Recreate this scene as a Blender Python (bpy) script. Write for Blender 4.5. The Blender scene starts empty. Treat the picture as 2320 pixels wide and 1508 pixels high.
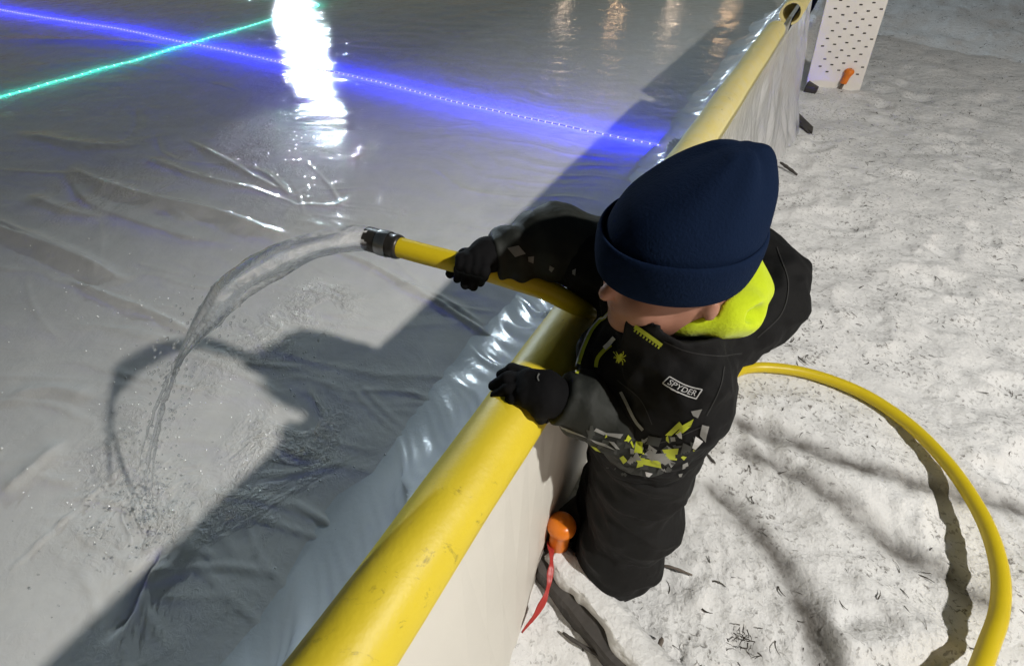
import bpy, bmesh, math, random
import numpy as np
from mathutils import Vector, Matrix
from mathutils.bvhtree import BVHTree

random.seed(7)
RNG = np.random.default_rng(7)
C = bpy.context.scene.collection

# ------------------------------------------------------------------ camera model
H = 1.25                                   # eye height over the snow, metres
FPX, CX, CY = 1136.0, 1160.0, 754.0
PITCH = math.radians(43.4)
SP, CP = math.sin(PITCH), math.cos(PITCH)
def at(px, py, z=0.0):
    rx, ry = (px - CX) / FPX, (CY - py) / FPX
    d = (H - z) / (SP - CP * ry)
    return Vector((rx * d, d * (CP + SP * ry), z))
def ray(px, py):
    rx, ry = (px - CX) / FPX, (CY - py) / FPX
    return Vector((rx, CP + SP * ry, -SP + CP * ry)).normalized()
CAM = Vector((0, 0, H))
ES, EU = Vector((.486, .874, 0)), Vector((-.874, .486, 0))     # along the boards / across them into the rink
def W(s, u, z=0.0):
    return ES * s + EU * u + Vector((0, 0, z))
def su(p):
    return p.x * ES.x + p.y * ES.y, p.x * EU.x + p.y * EU.y

# ------------------------------------------------------------------ helpers
def tag(o, label=None, cat=None, group=None, kind=None):
    if label: o['label'] = label
    if cat: o['category'] = cat
    if group: o['group'] = group
    if kind: o['kind'] = kind
    return o
def empty(name, loc, label=None, cat=None, group=None):
    o = bpy.data.objects.new(name, None); C.objects.link(o); o.location = loc
    o.empty_display_size = .05
    return tag(o, label, cat, group)
def mesh_obj(name, verts, faces, mat, parent=None, smooth=True, mats=None, fmat=None):
    me = bpy.data.meshes.new(name)
    verts = np.asarray(verts, dtype=np.float64).reshape(-1, 3)
    if parent is not None:
        verts = verts - np.array(parent_world(parent))
    me.from_pydata(verts.tolist(), [], faces if isinstance(faces, list) else faces.tolist())
    for m in (mats or [mat]): me.materials.append(m)
    if fmat is not None: me.polygons.foreach_set('material_index', fmat)
    if smooth: me.polygons.foreach_set('use_smooth', [True] * len(me.polygons))
    me.update()
    o = bpy.data.objects.new(name, me); C.objects.link(o)
    if parent is not None: o.parent = parent
    return o
def parent_world(p):
    v = Vector(p.location)
    while p.parent is not None:
        p = p.parent; v = v + Vector(p.location)
    return v
def rnd_grid(X, Y, Z, seed):
    h = (X * 374761393 + Y * 668265263 + Z * 2147483647 + seed * 974711) & 0xFFFFFFFF
    h = ((h ^ (h >> 13)) * 1274126177) & 0xFFFFFFFF
    return ((h ^ (h >> 16)) & 0xFFFF) / 65535.0
def noise3(x, y, z, seed=0):
    """value noise in -1..1, vectorised"""
    x, y, z = np.broadcast_arrays(np.asarray(x, float), np.asarray(y, float), np.asarray(z, float))
    xi, yi, zi = np.floor(x).astype(np.int64), np.floor(y).astype(np.int64), np.floor(z).astype(np.int64)
    fx, fy, fz = x - xi, y - yi, z - zi
    fx, fy, fz = fx*fx*(3-2*fx), fy*fy*(3-2*fy), fz*fz*(3-2*fz)
    r = 0
    for a in (0, 1):
        for b in (0, 1):
            for c in (0, 1):
                w = (fx if a else 1-fx) * (fy if b else 1-fy) * (fz if c else 1-fz)
                r = r + w * rnd_grid(xi + a, yi + b, zi + c, seed)
    return r * 2 - 1
def fbm(x, y, z=0.0, seed=0, oct=4, gain=.5):
    r, a, f = 0, 1, 1
    for i in range(oct):
        r = r + a * noise3(np.asarray(x)*f, np.asarray(y)*f, np.asarray(z)*f, seed + i); a *= gain; f *= 2.03
    return r
def catmull(pts, n):
    P = [Vector(p) for p in pts]; P = [P[0]*2 - P[1]] + P + [P[-1]*2 - P[-2]]
    out = []
    for i in range(1, len(P) - 2):
        for k in range(n):
            t = k / n
            out.append(.5 * ((2*P[i]) + (P[i+1]-P[i-1])*t + (2*P[i-1]-5*P[i]+4*P[i+1]-P[i+2])*t*t + (3*P[i]-P[i-1]-3*P[i+1]+P[i+2])*t**3))
    out.append(P[-2].copy())
    return out
class MB:
    """collects shapes into one mesh"""
    def __init__(s): s.v, s.f, s.m = [], [], []
    def add(s, v, f, m=0):
        b = len(s.v); s.v += [tuple(p) for p in v]; s.f += [tuple(i + b for i in q) for q in f]; s.m += [m] * len(f)
        return s
    def tube(s, path, rad, n=16, m=0, cap=True, squash=None):
        path = [Vector(p) for p in path]
        if not hasattr(rad, '__len__'): rad = [rad] * len(path)
        t0 = (path[1] - path[0]).normalized()
        a = t0.orthogonal().normalized()
        v, f = [], []
        for i, p in enumerate(path):
            t = (path[min(i+1, len(path)-1)] - path[max(i-1, 0)]).normalized()
            a = (a - t * a.dot(t)).normalized(); b = t.cross(a)
            for k in range(n):
                th = 2*math.pi*k/n
                v.append(p + (a*math.cos(th) + b*math.sin(th)) * rad[i])
        for i in range(len(path)-1):
            for k in range(n):
                k2 = (k+1) % n
                f.append((i*n+k, i*n+k2, (i+1)*n+k2, (i+1)*n+k))
        if cap:
            f.append(tuple(range(n-1, -1, -1))); f.append(tuple((len(path)-1)*n + k for k in range(n)))
        return s.add(v, f, m)
    def box(s, o, ax, ay, az, m=0):
        """o = corner, three edge vectors"""
        o, ax, ay, az = Vector(o), Vector(ax), Vector(ay), Vector(az)
        v = [o, o+ax, o+ax+ay, o+ay, o+az, o+ax+az, o+ax+ay+az, o+ay+az]
        return s.add(v, [(0,3,2,1),(4,5,6,7),(0,1,5,4),(1,2,6,5),(2,3,7,6),(3,0,4,7)], m)
    def lathe(s, prof, o, axis=(0,0,1), n=24, m=0):
        o, axis = Vector(o), Vector(axis).normalized()
        a = axis.orthogonal().normalized(); b = axis.cross(a)
        v, f = [], []
        for r, z in prof:
            for k in range(n):
                th = 2*math.pi*k/n
                v.append(o + axis*z + (a*math.cos(th) + b*math.sin(th))*max(r, 1e-5))
        for i in range(len(prof)-1):
            for k in range(n):
                k2 = (k+1) % n
                f.append((i*n+k, i*n+k2, (i+1)*n+k2, (i+1)*n+k))
        return s.add(v, f, m)
    def build(s, name, mat, parent=None, smooth=True, mats=None, bevel=0):
        o = mesh_obj(name, s.v, s.f, mat, parent, smooth, mats, s.m if mats else None)
        if bevel:
            b = o.modifiers.new('bevel', 'BEVEL'); b.width = bevel; b.segments = 2; b.limit_method = 'ANGLE'
        return o

# ------------------------------------------------------------------ signed-distance modelling (one smooth surface per garment / body)
class Field:
    def __init__(s, lo, hi, h):
        s.lo, s.h = np.array(lo, float), h
        n = np.ceil((np.array(hi) - s.lo) / h).astype(int) + 1
        ax = [s.lo[i] + h*np.arange(n[i]) for i in range(3)]
        s.X, s.Y, s.Z = np.meshgrid(*ax, indexing='ij'); s.n = n
        s.d = np.full(n, 9.0)
    def cone(s, a, b, ra, rb):
        a, b = np.array(a, float), np.array(b, float); ba = b - a; L2 = ba @ ba + 1e-12
        px, py, pz = s.X-a[0], s.Y-a[1], s.Z-a[2]
        t = np.clip((px*ba[0] + py*ba[1] + pz*ba[2]) / L2, 0, 1)
        return np.sqrt((px-t*ba[0])**2 + (py-t*ba[1])**2 + (pz-t*ba[2])**2) - (ra + (rb-ra)*t)
    def ell(s, c, r, R=None):
        p = [s.X-c[0], s.Y-c[1], s.Z-c[2]]
        if R is not None:
            p = [R[i][0]*p[0] + R[i][1]*p[1] + R[i][2]*p[2] for i in range(3)]
        k0 = np.sqrt(sum((p[i]/r[i])**2 for i in range(3)))
        k1 = np.sqrt(sum((p[i]/r[i]**2)**2 for i in range(3))) + 1e-9
        return k0*(k0-1)/k1
    def union(s, d, k=.02):
        if k <= 0: s.d = np.minimum(s.d, d); return s
        hh = np.clip(.5 + .5*(s.d - d)/k, 0, 1)
        s.d = s.d*(1-hh) + d*hh - k*hh*(1-hh); return s
    def cut(s, d, k=.01):
        hh = np.clip(.5 - .5*(s.d + d)/k, 0, 1)
        s.d = s.d*(1-hh) - d*hh + k*hh*(1-hh); return s
    def chain(s, pts, rad, k=.02):
        for i in range(len(pts)-1): s.union(s.cone(pts[i], pts[i+1], rad[i], rad[i+1]), k)
        return s
    def mesh(s):
        d = s.d; sg = d < 0
        n = np.array(d.shape) - 1
        cnt = np.zeros(n, int); acc = np.zeros(tuple(n) + (3,))
        def sl(o): return tuple(slice(o[i], o[i] + n[i]) for i in range(3))
        corners = [(a, b, c) for a in (0,1) for b in (0,1) for c in (0,1)]
        for a in corners:
            for ax in range(3):
                if a[ax]: continue
                b = list(a); b[ax] = 1
                da, db = d[sl(a)], d[sl(b)]
                x = (da < 0) != (db < 0)
                t = np.where(x, da / np.where(x, da - db, 1), 0)
                cnt += x
                for q in range(3):
                    acc[..., q] += np.where(x, a[q] + (t if q == ax else 0), 0)
        act = cnt > 0
        idx = np.full(n, -1); idx[act] = np.arange(act.sum())
        I = np.argwhere(act)
        V = s.lo + s.h * (I + acc[act] / cnt[act][:, None])
        F = []
        for ax in range(3):
            o1, o2 = [(1,2),(2,0),(0,1)][ax]
            sa = [slice(None)]*3; sb = [slice(None)]*3
            sa[ax] = slice(0, -1); sb[ax] = slice(1, None)
            x = sg[tuple(sa)] != sg[tuple(sb)]
            E = np.argwhere(x)
            ok = (E[:, o1] > 0) & (E[:, o2] > 0) & (E[:, o1] < n[o1]) & (E[:, o2] < n[o2])
            E = E[ok]
            if not len(E): continue
            def cell(p, q):
                G = E.copy(); G[:, o1] -= p; G[:, o2] -= q
                return idx[G[:,0], G[:,1], G[:,2]]
            q = np.stack([cell(1,1), cell(0,1), cell(0,0), cell(1,0)], 1)
            flip = ~sg[tuple(E.T)]
            q[flip] = q[flip][:, ::-1]
            F.append(q)
        return V, np.concatenate(F)
    def build(s, name, mat, parent=None):
        V, F = s.mesh()
        return mesh_obj(name, V, F, mat, parent)

# ------------------------------------------------------------------ materials
def new_mat(name):
    m = bpy.data.materials.new(name); m.use_nodes = True
    nt = m.node_tree; nt.nodes.clear()
    out = nt.nodes.new('ShaderNodeOutputMaterial')
    return m, nt, out
def N(nt, typ, **kw):
    n = nt.nodes.new('ShaderNode' + typ)
    for k, v in kw.items():
        if k in n.inputs: n.inputs[k].default_value = v
        else: setattr(n, k, v)
    return n
def coords(nt, scale=(1,1,1), rot=(0,0,0)):
    g = N(nt, 'NewGeometry'); mp = N(nt, 'Mapping')
    mp.inputs['Scale'].default_value = scale; mp.inputs['Rotation'].default_value = rot
    nt.links.new(g.outputs['Position'], mp.inputs['Vector']); return mp.outputs['Vector']
def noise_n(nt, vec, scale, detail=4, rough=.55, dist=0):
    n = N(nt, 'TexNoise'); n.inputs['Scale'].default_value = scale; n.inputs['Detail'].default_value = detail
    n.inputs['Roughness'].default_value = rough; n.inputs['Distortion'].default_value = dist
    nt.links.new(vec, n.inputs['Vector']); return n.outputs['Fac']
def ramp(nt, fac, stops):
    r = N(nt, 'ValToRGB'); e = r.color_ramp.elements
    while len(e) < len(stops): e.new(.5)
    for i, (p, c) in enumerate(stops):
        e[i].position = p; e[i].color = (c, c, c, 1) if not hasattr(c, '__len__') else tuple(c) + (1,)
    nt.links.new(fac, r.inputs['Fac']); return r.outputs['Color']
def mixc(nt, fac, a, b, typ='MIX'):
    m = N(nt, 'Mix', data_type='RGBA', blend_type=typ)
    for sock, v in ((m.inputs[0], fac), (m.inputs[6], a), (m.inputs[7], b)):
        if hasattr(v, 'is_linked'): nt.links.new(v, sock)
        else: sock.default_value = (tuple(v) + (1,)) if hasattr(v, '__len__') else v
    return m.outputs[2]
def math_n(nt, op, a, b=0.0):
    m = N(nt, 'Math', operation=op)
    for i, v in enumerate((a, b)):
        if hasattr(v, 'is_linked'): nt.links.new(v, m.inputs[i])
        else: m.inputs[i].default_value = v
    return m.outputs[0]
def bump_n(nt, h, strength, dist, prev=None):
    b = N(nt, 'Bump'); b.inputs['Strength'].default_value = strength; b.inputs['Distance'].default_value = dist
    nt.links.new(h, b.inputs['Height'])
    if prev is not None: nt.links.new(prev, b.inputs['Normal'])
    return b.outputs['Normal']
def simple(name, col, rough=.6, var=.15, vs=30, bump=.15, bs=120, bd=.002, metal=0, spec=.5, sheen=0, trans=0, ior=1.45, coat=0):
    m, nt, out = new_mat(name)
    p = N(nt, 'BsdfPrincipled'); v = coords(nt)
    dark = tuple(c*(1-var) for c in col); lite = tuple(min(1, c*(1+var)) for c in col)
    nt.links.new(mixc(nt, noise_n(nt, v, vs), dark, lite), p.inputs['Base Color'])
    p.inputs['Roughness'].default_value = rough; p.inputs['Metallic'].default_value = metal
    p.inputs['Specular IOR Level'].default_value = spec
    p.inputs['Sheen Weight'].default_value = sheen
    p.inputs['Transmission Weight'].default_value = trans; p.inputs['IOR'].default_value = ior
    p.inputs['Coat Weight'].default_value = coat
    if bump: nt.links.new(bump_n(nt, noise_n(nt, v, bs, 3), bump, bd), p.inputs['Normal'])
    nt.links.new(p.outputs[0], out.inputs['Surface'])
    return m
def emit(name, col, strength):
    m, nt, out = new_mat(name)
    e = N(nt, 'Emission'); e.inputs['Color'].default_value = tuple(col) + (1,); e.inputs['Strength'].default_value = strength
    nt.links.new(e.outputs[0], out.inputs['Surface']); return m

# --- snow
def make_snow(name='snow', attr=True, dirty=.85):
    m, nt, out = new_mat(name)
    p = N(nt, 'BsdfPrincipled'); v = coords(nt)
    big = noise_n(nt, v, 2.2, 4); mid = noise_n(nt, v, 14, 5, .6); fine = noise_n(nt, v, 75, 4, .6, .6)
    base = mixc(nt, big, (.64, .637, .63), (.82, .818, .81))
    # litter and thawed ground showing through in patches
    patch = ramp(nt, noise_n(nt, v, 5.5, 4, .6), [(.36, .1), (.62, 1)])
    speck = ramp(nt, fine, [(.55, 0), (.65, 1)])
    k = math_n(nt, 'MULTIPLY', patch, speck)
    dirt = mixc(nt, noise_n(nt, v, 30, 2), (.04, .035, .03), (.17, .15, .13))
    col = mixc(nt, math_n(nt, 'MULTIPLY', k, dirty), base, dirt)
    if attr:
        a = N(nt, 'Attribute', attribute_name='shade_soil')
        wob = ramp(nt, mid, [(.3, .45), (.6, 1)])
        col = mixc(nt, math_n(nt, 'MULTIPLY', a.outputs['Fac'], wob), col, (.13, .12, .108))  # shadow lines painted into the snow colour, plus the bare soil patch
    nt.links.new(col, p.inputs['Base Color'])
    p.inputs['Roughness'].default_value = .75; p.inputs['Specular IOR Level'].default_value = .3
    n1 = bump_n(nt, mid, .6, .025); n2 = bump_n(nt, fine, .45, .008, n1)
    n3 = bump_n(nt, noise_n(nt, v, 260, 2), .2, .002, n2)
    nt.links.new(n3, p.inputs['Normal'])
    nt.links.new(p.outputs[0], out.inputs['Surface']); return m

# --- ice: wet film over cloudy ice, with the light ropes frozen in below
RIP = [(at(650, 1010), .23, 1.0), (at(735, 690), .22, .8), (at(560, 1120), .18, .7), (at(580, 770), .20, .8), (at(300, 1000), .25, .3), (at(430, 870), .2, .5), (at(340, 1150), .2, .6), (at(640, 330), .75, .32), (at(280, 420), .5, .35)]
def make_ice():
    m, nt, out = new_mat('ice')
    v = coords(nt)
    cloud = noise_n(nt, v, 2.4, 6, .62, .8); cl2 = noise_n(nt, v, 9, 5, .65)
    col = mixc(nt, cloud, (.60, .60, .585), (.97, .96, .93))
    col = mixc(nt, ramp(nt, cl2, [(.35, 0), (.75, .55)]), col, (.93, .92, .88))
    # ice colour darkens from the boards out towards the middle
    dp = N(nt, 'VectorMath', operation='DOT_PRODUCT'); nt.links.new(v, dp.inputs[0]); dp.inputs[1].default_value = EU
    mr0 = N(nt, 'MapRange'); nt.links.new(math_n(nt, 'ADD', dp.outputs['Value'], math_n(nt, 'MULTIPLY', cloud, 1.2)), mr0.inputs['Value'])
    mr0.inputs['From Min'].default_value = 1.9; mr0.inputs['From Max'].default_value = 4.0
    col = mixc(nt, mr0.outputs[0], col, mixc(nt, cl2, (.27, .275, .28), (.40, .40, .40)))
    # ripples: gentle everywhere, choppy where the jet stirs the film
    mask = None
    for c, r, w in RIP:
        g = N(nt, 'NewGeometry'); d = N(nt, 'VectorMath', operation='DISTANCE')
        nt.links.new(g.outputs['Position'], d.inputs[0]); d.inputs[1].default_value = c
        mr = N(nt, 'MapRange'); mr.interpolation_type = 'SMOOTHSTEP'
        nt.links.new(d.outputs['Value'], mr.inputs['Value'])
        mr.inputs['From Min'].default_value = r; mr.inputs['From Max'].default_value = r*.3
        mr.inputs['To Min'].default_value = 0; mr.inputs['To Max'].default_value = w
        mask = mr.outputs[0] if mask is None else math_n(nt, 'MAXIMUM', mask, mr.outputs[0])
    chop = noise_n(nt, v, 46, 4, .6, 1.4)
    mask = math_n(nt, 'ADD', mask, .10)
    mask = math_n(nt, 'MULTIPLY', mask, ramp(nt, noise_n(nt, v, 5.5, 4, .6, .8), [(.42, .05), (.60, 1)]))
    chop = math_n(nt, 'MULTIPLY', chop, mask)
    n0 = bump_n(nt, noise_n(nt, v, 5, 3), .25, .03)
    n1 = bump_n(nt, noise_n(nt, v, 55, 3, .5, .6), .07, .006, n0)
    n2 = bump_n(nt, chop, 1.0, .016, n1)
    n3 = bump_n(nt, noise_n(nt, v, 420, 2), .10, .0011, n2)
    dif = N(nt, 'BsdfDiffuse'); nt.links.new(col, dif.inputs['Color']); nt.links.new(n2, dif.inputs['Normal'])
    tr = N(nt, 'BsdfTranslucent'); tr.inputs['Color'].default_value = (.85, .88, .9, 1)
    mx = N(nt, 'MixShader'); mx.inputs[0].default_value = .13
    nt.links.new(dif.outputs[0], mx.inputs[1]); nt.links.new(tr.outputs[0], mx.inputs[2])
    tp = N(nt, 'BsdfTransparent'); mx2 = N(nt, 'MixShader'); mx2.inputs[0].default_value = 0
    nt.links.new(mx.outputs[0], mx2.inputs[1]); nt.links.new(tp.outputs[0], mx2.inputs[2])
    gl = N(nt, 'BsdfGlossy'); gl.inputs['Color'].default_value = (1, 1, 1, 1)
    nt.links.new(ramp(nt, cl2, [(.3, .015), (.8, .065)]), gl.inputs['Roughness']); nt.links.new(n3, gl.inputs['Normal'])
    fr = N(nt, 'Fresnel'); fr.inputs['IOR'].default_value = 1.33; nt.links.new(n2, fr.inputs['Normal'])
    mx3 = N(nt, 'MixShader'); nt.links.new(fr.outputs[0], mx3.inputs[0])
    nt.links.new(mx2.outputs[0], mx3.inputs[1]); nt.links.new(gl.outputs[0], mx3.inputs[2])
    nt.links.new(mx3.outputs[0], out.inputs['Surface']); return m

def make_bumper():
    m, nt, out = new_mat('yellow_vinyl')
    p = N(nt, 'BsdfPrincipled'); v = coords(nt)
    base = mixc(nt, noise_n(nt, v, 7, 4), (.60, .46, .018), (.74, .58, .03))
    sep = N(nt, 'VectorMath', operation='DOT_PRODUCT'); nt.links.new(v, sep.inputs[0]); sep.inputs[1].default_value = ES
    along = N(nt, 'MapRange'); nt.links.new(sep.outputs['Value'], along.inputs['Value'])
    along.inputs['From Min'].default_value = .50; along.inputs['From Max'].default_value = .72
    fn = noise_n(nt, v, 26, 5, .65)
    frost = math_n(nt, 'MULTIPLY', along.outputs[0], ramp(nt, fn, [(.25, .45), (.65, .85)]))
    base = mixc(nt, frost, base, (.66, .60, .36))
    scuff = ramp(nt, noise_n(nt, coords(nt, (1, 1.6, 1)), 24, 6, .7, .8), [(.61, 0), (.70, .6)])
    scuff = math_n(nt, 'MULTIPLY', scuff, ramp(nt, noise_n(nt, v, 5, 2), [(.42, .1), (.58, 1)]))
    base = mixc(nt, scuff, base, (.11, .08, .02))
    nt.links.new(base, p.inputs['Base Color'])
    r = mixc(nt, along.outputs[0], (.50,)*3, (.55,)*3); nt.links.new(r, p.inputs['Roughness'])
    n1 = bump_n(nt, noise_n(nt, v, 9, 3), .25, .012)
    nt.links.new(bump_n(nt, noise_n(nt, v, 160, 3), .3, .0015, n1), p.inputs['Normal'])
    nt.links.new(p.outputs[0], out.inputs['Surface']); return m

def make_liner(name, col, rough, transl, transp):
    m, nt, out = new_mat(name)
    v = coords(nt)
    p = N(nt, 'BsdfPrincipled')
    nt.links.new(mixc(nt, noise_n(nt, v, 6, 5, .6), tuple(c*.75 for c in col), col), p.inputs['Base Color'])
    p.inputs['Roughness'].default_value = rough; p.inputs['Specular IOR Level'].default_value = .6
    vo = N(nt, 'TexVoronoi', feature='SMOOTH_F1'); vo.inputs['Scale'].default_value = 11; vo.inputs['Smoothness'].default_value = .25
    wv = N(nt, 'VectorMath', operation='ADD'); nz = N(nt, 'TexNoise'); nz.inputs['Scale'].default_value = 5; nt.links.new(v, nz.inputs['Vector'])
    nt.links.new(coords(nt, (1, 1, .5)), wv.inputs[0]); nt.links.new(nz.outputs['Color'], wv.inputs[1]); nt.links.new(wv.outputs[0], vo.inputs['Vector'])
    n1 = bump_n(nt, vo.outputs['Distance'], .10, .03)
    n2 = bump_n(nt, noise_n(nt, v, 30, 2, .5, .5), .25, .008, n1)
    p.inputs['Coat Weight'].default_value = 1; p.inputs['Coat Roughness'].default_value = .06; nt.links.new(n2, p.inputs['Coat Normal'])
    nt.links.new(n2, p.inputs['Normal'])
    t = N(nt, 'BsdfTranslucent'); t.inputs['Color'].default_value = (.8, .84, .86, 1)
    a = N(nt, 'MixShader'); a.inputs[0].default_value = transl
    nt.links.new(p.outputs[0], a.inputs[1]); nt.links.new(t.outputs[0], a.inputs[2])
    tp = N(nt, 'BsdfTransparent'); b = N(nt, 'MixShader'); b.inputs[0].default_value = transp
    nt.links.new(a.outputs[0], b.inputs[1]); nt.links.new(tp.outputs[0], b.inputs[2])
    nt.links.new(b.outputs[0], out.inputs['Surface']); return m

def make_film():
    m, nt, out = new_mat('liner_film'); v = coords(nt)
    p = N(nt, 'BsdfPrincipled')
    nt.links.new(mixc(nt, noise_n(nt, v, 5, 5, .6), (.70, .75, .78), (.93, .95, .96)), p.inputs['Base Color'])
    p.inputs['Roughness'].default_value = .24
    nt.links.new(bump_n(nt, noise_n(nt, v, 40, 3, .55, .5), .22, .006), p.inputs['Normal'])
    t = N(nt, 'BsdfTranslucent'); t.inputs['Color'].default_value = (.85, .9, .93, 1)
    a = N(nt, 'MixShader'); a.inputs[0].default_value = .25
    nt.links.new(p.outputs[0], a.inputs[1]); nt.links.new(t.outputs[0], a.inputs[2]); nt.links.new(a.outputs[0], out.inputs['Surface']); return m

def make_water():
    m, nt, out = new_mat('water'); v = coords(nt)
    tp = N(nt, 'BsdfTransparent'); df = N(nt, 'BsdfTranslucent'); dd = N(nt, 'BsdfDiffuse'); dd.inputs['Color'].default_value = (.95, .96, .97, 1)
    ma, mb_, mc = N(nt, 'MixShader'), N(nt, 'MixShader'), N(nt, 'MixShader')
    p = N(nt, 'BsdfPrincipled'); p.inputs['Base Color'].default_value = (.97, .98, .99, 1)
    p.inputs['Transmission Weight'].default_value = 1; p.inputs['IOR'].default_value = 1.33; p.inputs['Roughness'].default_value = .02
    nt.links.new(bump_n(nt, noise_n(nt, v, 45, 3, .5, 1), .5, .006), p.inputs['Normal'])
    ma.inputs[0].default_value = .5; nt.links.new(df.outputs[0], ma.inputs[1]); nt.links.new(dd.outputs[0], ma.inputs[2])
    mb_.inputs[0].default_value = .46; nt.links.new(p.outputs[0], mb_.inputs[1]); nt.links.new(tp.outputs[0], mb_.inputs[2])
    sa = N(nt, 'Attribute', attribute_name='streak'); foam = math_n(nt, 'MULTIPLY', ramp(nt, sa.outputs['Fac'], [(.30, .10), (.75, 1)]), ramp(nt, noise_n(nt, v, 38, 4, .6, .8), [(.35, .25), (.62, .85)]))
    nt.links.new(foam, mc.inputs[0]); nt.links.new(mb_.outputs[0], mc.inputs[1]); nt.links.new(ma.outputs[0], mc.inputs[2])
    nt.links.new(mc.outputs[0], out.inputs['Surface']); return m

M = dict(
    snow=make_snow(), snow_cap=make_snow('snow_cap', False, .12), ice=make_ice(), bumper=make_bumper(),
    liner=make_film(), skirt=make_liner('skirt_film', (.93, .93, .95), .16, .35, .12),
    board=simple('white_board', (.66, .64, .58), .5, .06, 4, .12, 14, .01),
    perf=simple('panel_white', (.74, .72, .68), .5, .05, 8, .05), hole=simple('hole_dark', (.05, .045, .04), .8),
    base=simple('frozen_soil', (.07, .07, .068), .9, .2, 4),
    jacket=simple('black_softshell', (.0050, .0050, .0054), .80, .3, 14, .35, 26, .008, spec=.22),
    sleeve=simple('charcoal_shell', (.019, .021, .0185), .65, .25, 18, .4, 26, .01, spec=.25),
    pants=simple('black_snow_trousers', (.0065, .0065, .0066), .75, .3, 12, .4, 22, .012, spec=.3),
    glove=simple('black_knit', (.0045, .0045, .0052), .9, .3, 40, .4, 240, .0015, spec=.18),
    boot=simple('boot_black', (.040, .033, .030), .6, .5, 30, .3, 60, .004),
    lime=simple('lime_fleece', (.50, .62, .012), .9, .12, 40, .4, 220, .002, spec=.2, sheen=.2),
    limeprint=simple('lime_print', (.40, .45, .02), .7, .25, 60, 0), greyprint=simple('grey_print', (.20, .20, .19), .7, .4, 50, 0),
    whiteprint=simple('white_print', (.52, .52, .52), .6, .1, 80, 0), seamprint=simple('seam_thread', (.016, .016, .016), .8, .2, 50, 0), darkprint=simple('dark_print', (.03, .032, .028), .7, .3, 50, 0),
    orange=simple('orange_trim', (.55, .12, .02), .8, .1), hat=simple('navy_knit', (.0060, .0130, .0350), .97, .22, 10, .5, 300, .002, spec=.06, sheen=0),
    skin=simple('skin', (.36, .175, .12), .5, .25, 22, .1, 200, .001),
    eye=simple('eye', (.03, .02, .015), .15, 0), metal=simple('worn_metal', (.34, .33, .32), .35, .4, 60, .2, metal=1),
    hose=simple('yellow_hose', (.62, .47, .012), .38, .10, 16, .12, 60, .002), fitting=simple('dark_brass', (.055, .05, .045), .35, .5, 50, .3, 80, .002, metal=.6),
    cap=simple('orange_plastic', (.72, .19, .015), .30, .08, 20, .05), stake=simple('grey_wood', (.14, .115, .095), .85, .35, 40, .4, 90, .003),
    darkwood=simple('dark_wet_wood', (.055, .049, .044), .75, .6, 22, .5, 60, .004), ribbon=simple('red_tape', (.42, .045, .04), .4, .15, 30, .2, 40, .004),
    grass=simple('dry_grass', (.05, .042, .034), .85, .5, 30, 0), leaf=simple('dead_leaf', (.03, .025, .02), .8, .3, 30, .2),
    water=make_water(), bubble=simple('bubble', (.92, .93, .93), .12, .03, 30, 0), pole=simple('dark_pole', (.03, .03, .03), .6, .2),
    ropetube=simple('clear_pvc', (.6, .62, .65), .2, .05, 10, 0, trans=.8),
)

# ================================================================== THE SETTING
def axis_grid(lo, hi, fine, step, grow, end_lo=None, end_hi=None):
    """positions: even steps inside lo..hi, growing steps outside"""
    a = list(np.arange(lo, hi + 1e-9, step))
    st = step
    x = a[-1]
    while end_hi is not None and x < end_hi:
        st *= grow; x += st; a.append(min(x, end_hi))
    st = step; x = a[0]; pre = []
    while end_lo is not None and x > end_lo:
        st *= grow; x -= st; pre.append(max(x, end_lo))
    return np.array(pre[::-1] + a)
def sheet(name, S, U, hf, mat, attr=None):
    SS, UU = np.meshgrid(S, U, indexing='ij')
    X = SS*ES.x + UU*EU.x; Y = SS*ES.y + UU*EU.y
    Z = hf(SS, UU, X, Y)
    V = np.stack([X, Y, Z], -1).reshape(-1, 3)
    n, k = len(S), len(U)
    I = np.arange(n*k).reshape(n, k)
    F = np.stack([I[:-1,:-1], I[1:,:-1], I[1:,1:], I[:-1,1:]], -1).reshape(-1, 4)
    o = mesh_obj(name, V, F, mat)
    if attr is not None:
        at_ = o.data.attributes.new('shade_soil', 'FLOAT', 'POINT'); at_.data.foreach_set('value', attr(SS, UU, X, Y).reshape(-1).astype(np.float32))
    return o
def poly_dist(X, Y, pts):
    """distance to a polyline and position 0..1 along it, signed side"""
    best = np.full(X.shape, 9e9); tt = np.zeros(X.shape); sd = np.zeros(X.shape)
    L = [(Vector(pts[i+1][:2]) - Vector(pts[i][:2])).length for i in range(len(pts)-1)]; T = sum(L); a0 = 0
    for i in range(len(pts)-1):
        ax, ay = pts[i][0], pts[i][1]; bx, by = pts[i+1][0]-ax, pts[i+1][1]-ay; l2 = bx*bx + by*by
        t = np.clip(((X-ax)*bx + (Y-ay)*by)/l2, 0, 1)
        dx, dy = X-ax-t*bx, Y-ay-t*by
        d = np.hypot(dx, dy); side = np.sign(bx*dy - by*dx)
        k = d < best
        best = np.where(k, d, best); tt = np.where(k, (a0 + t*L[i])/T, tt); sd = np.where(k, side, sd); a0 += L[i]
    return best, tt, sd
def pxline(pts, n=4, z=0):
    return [tuple(p) for p in catmull([at(x, y, z) for x, y in pts], n)]

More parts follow.
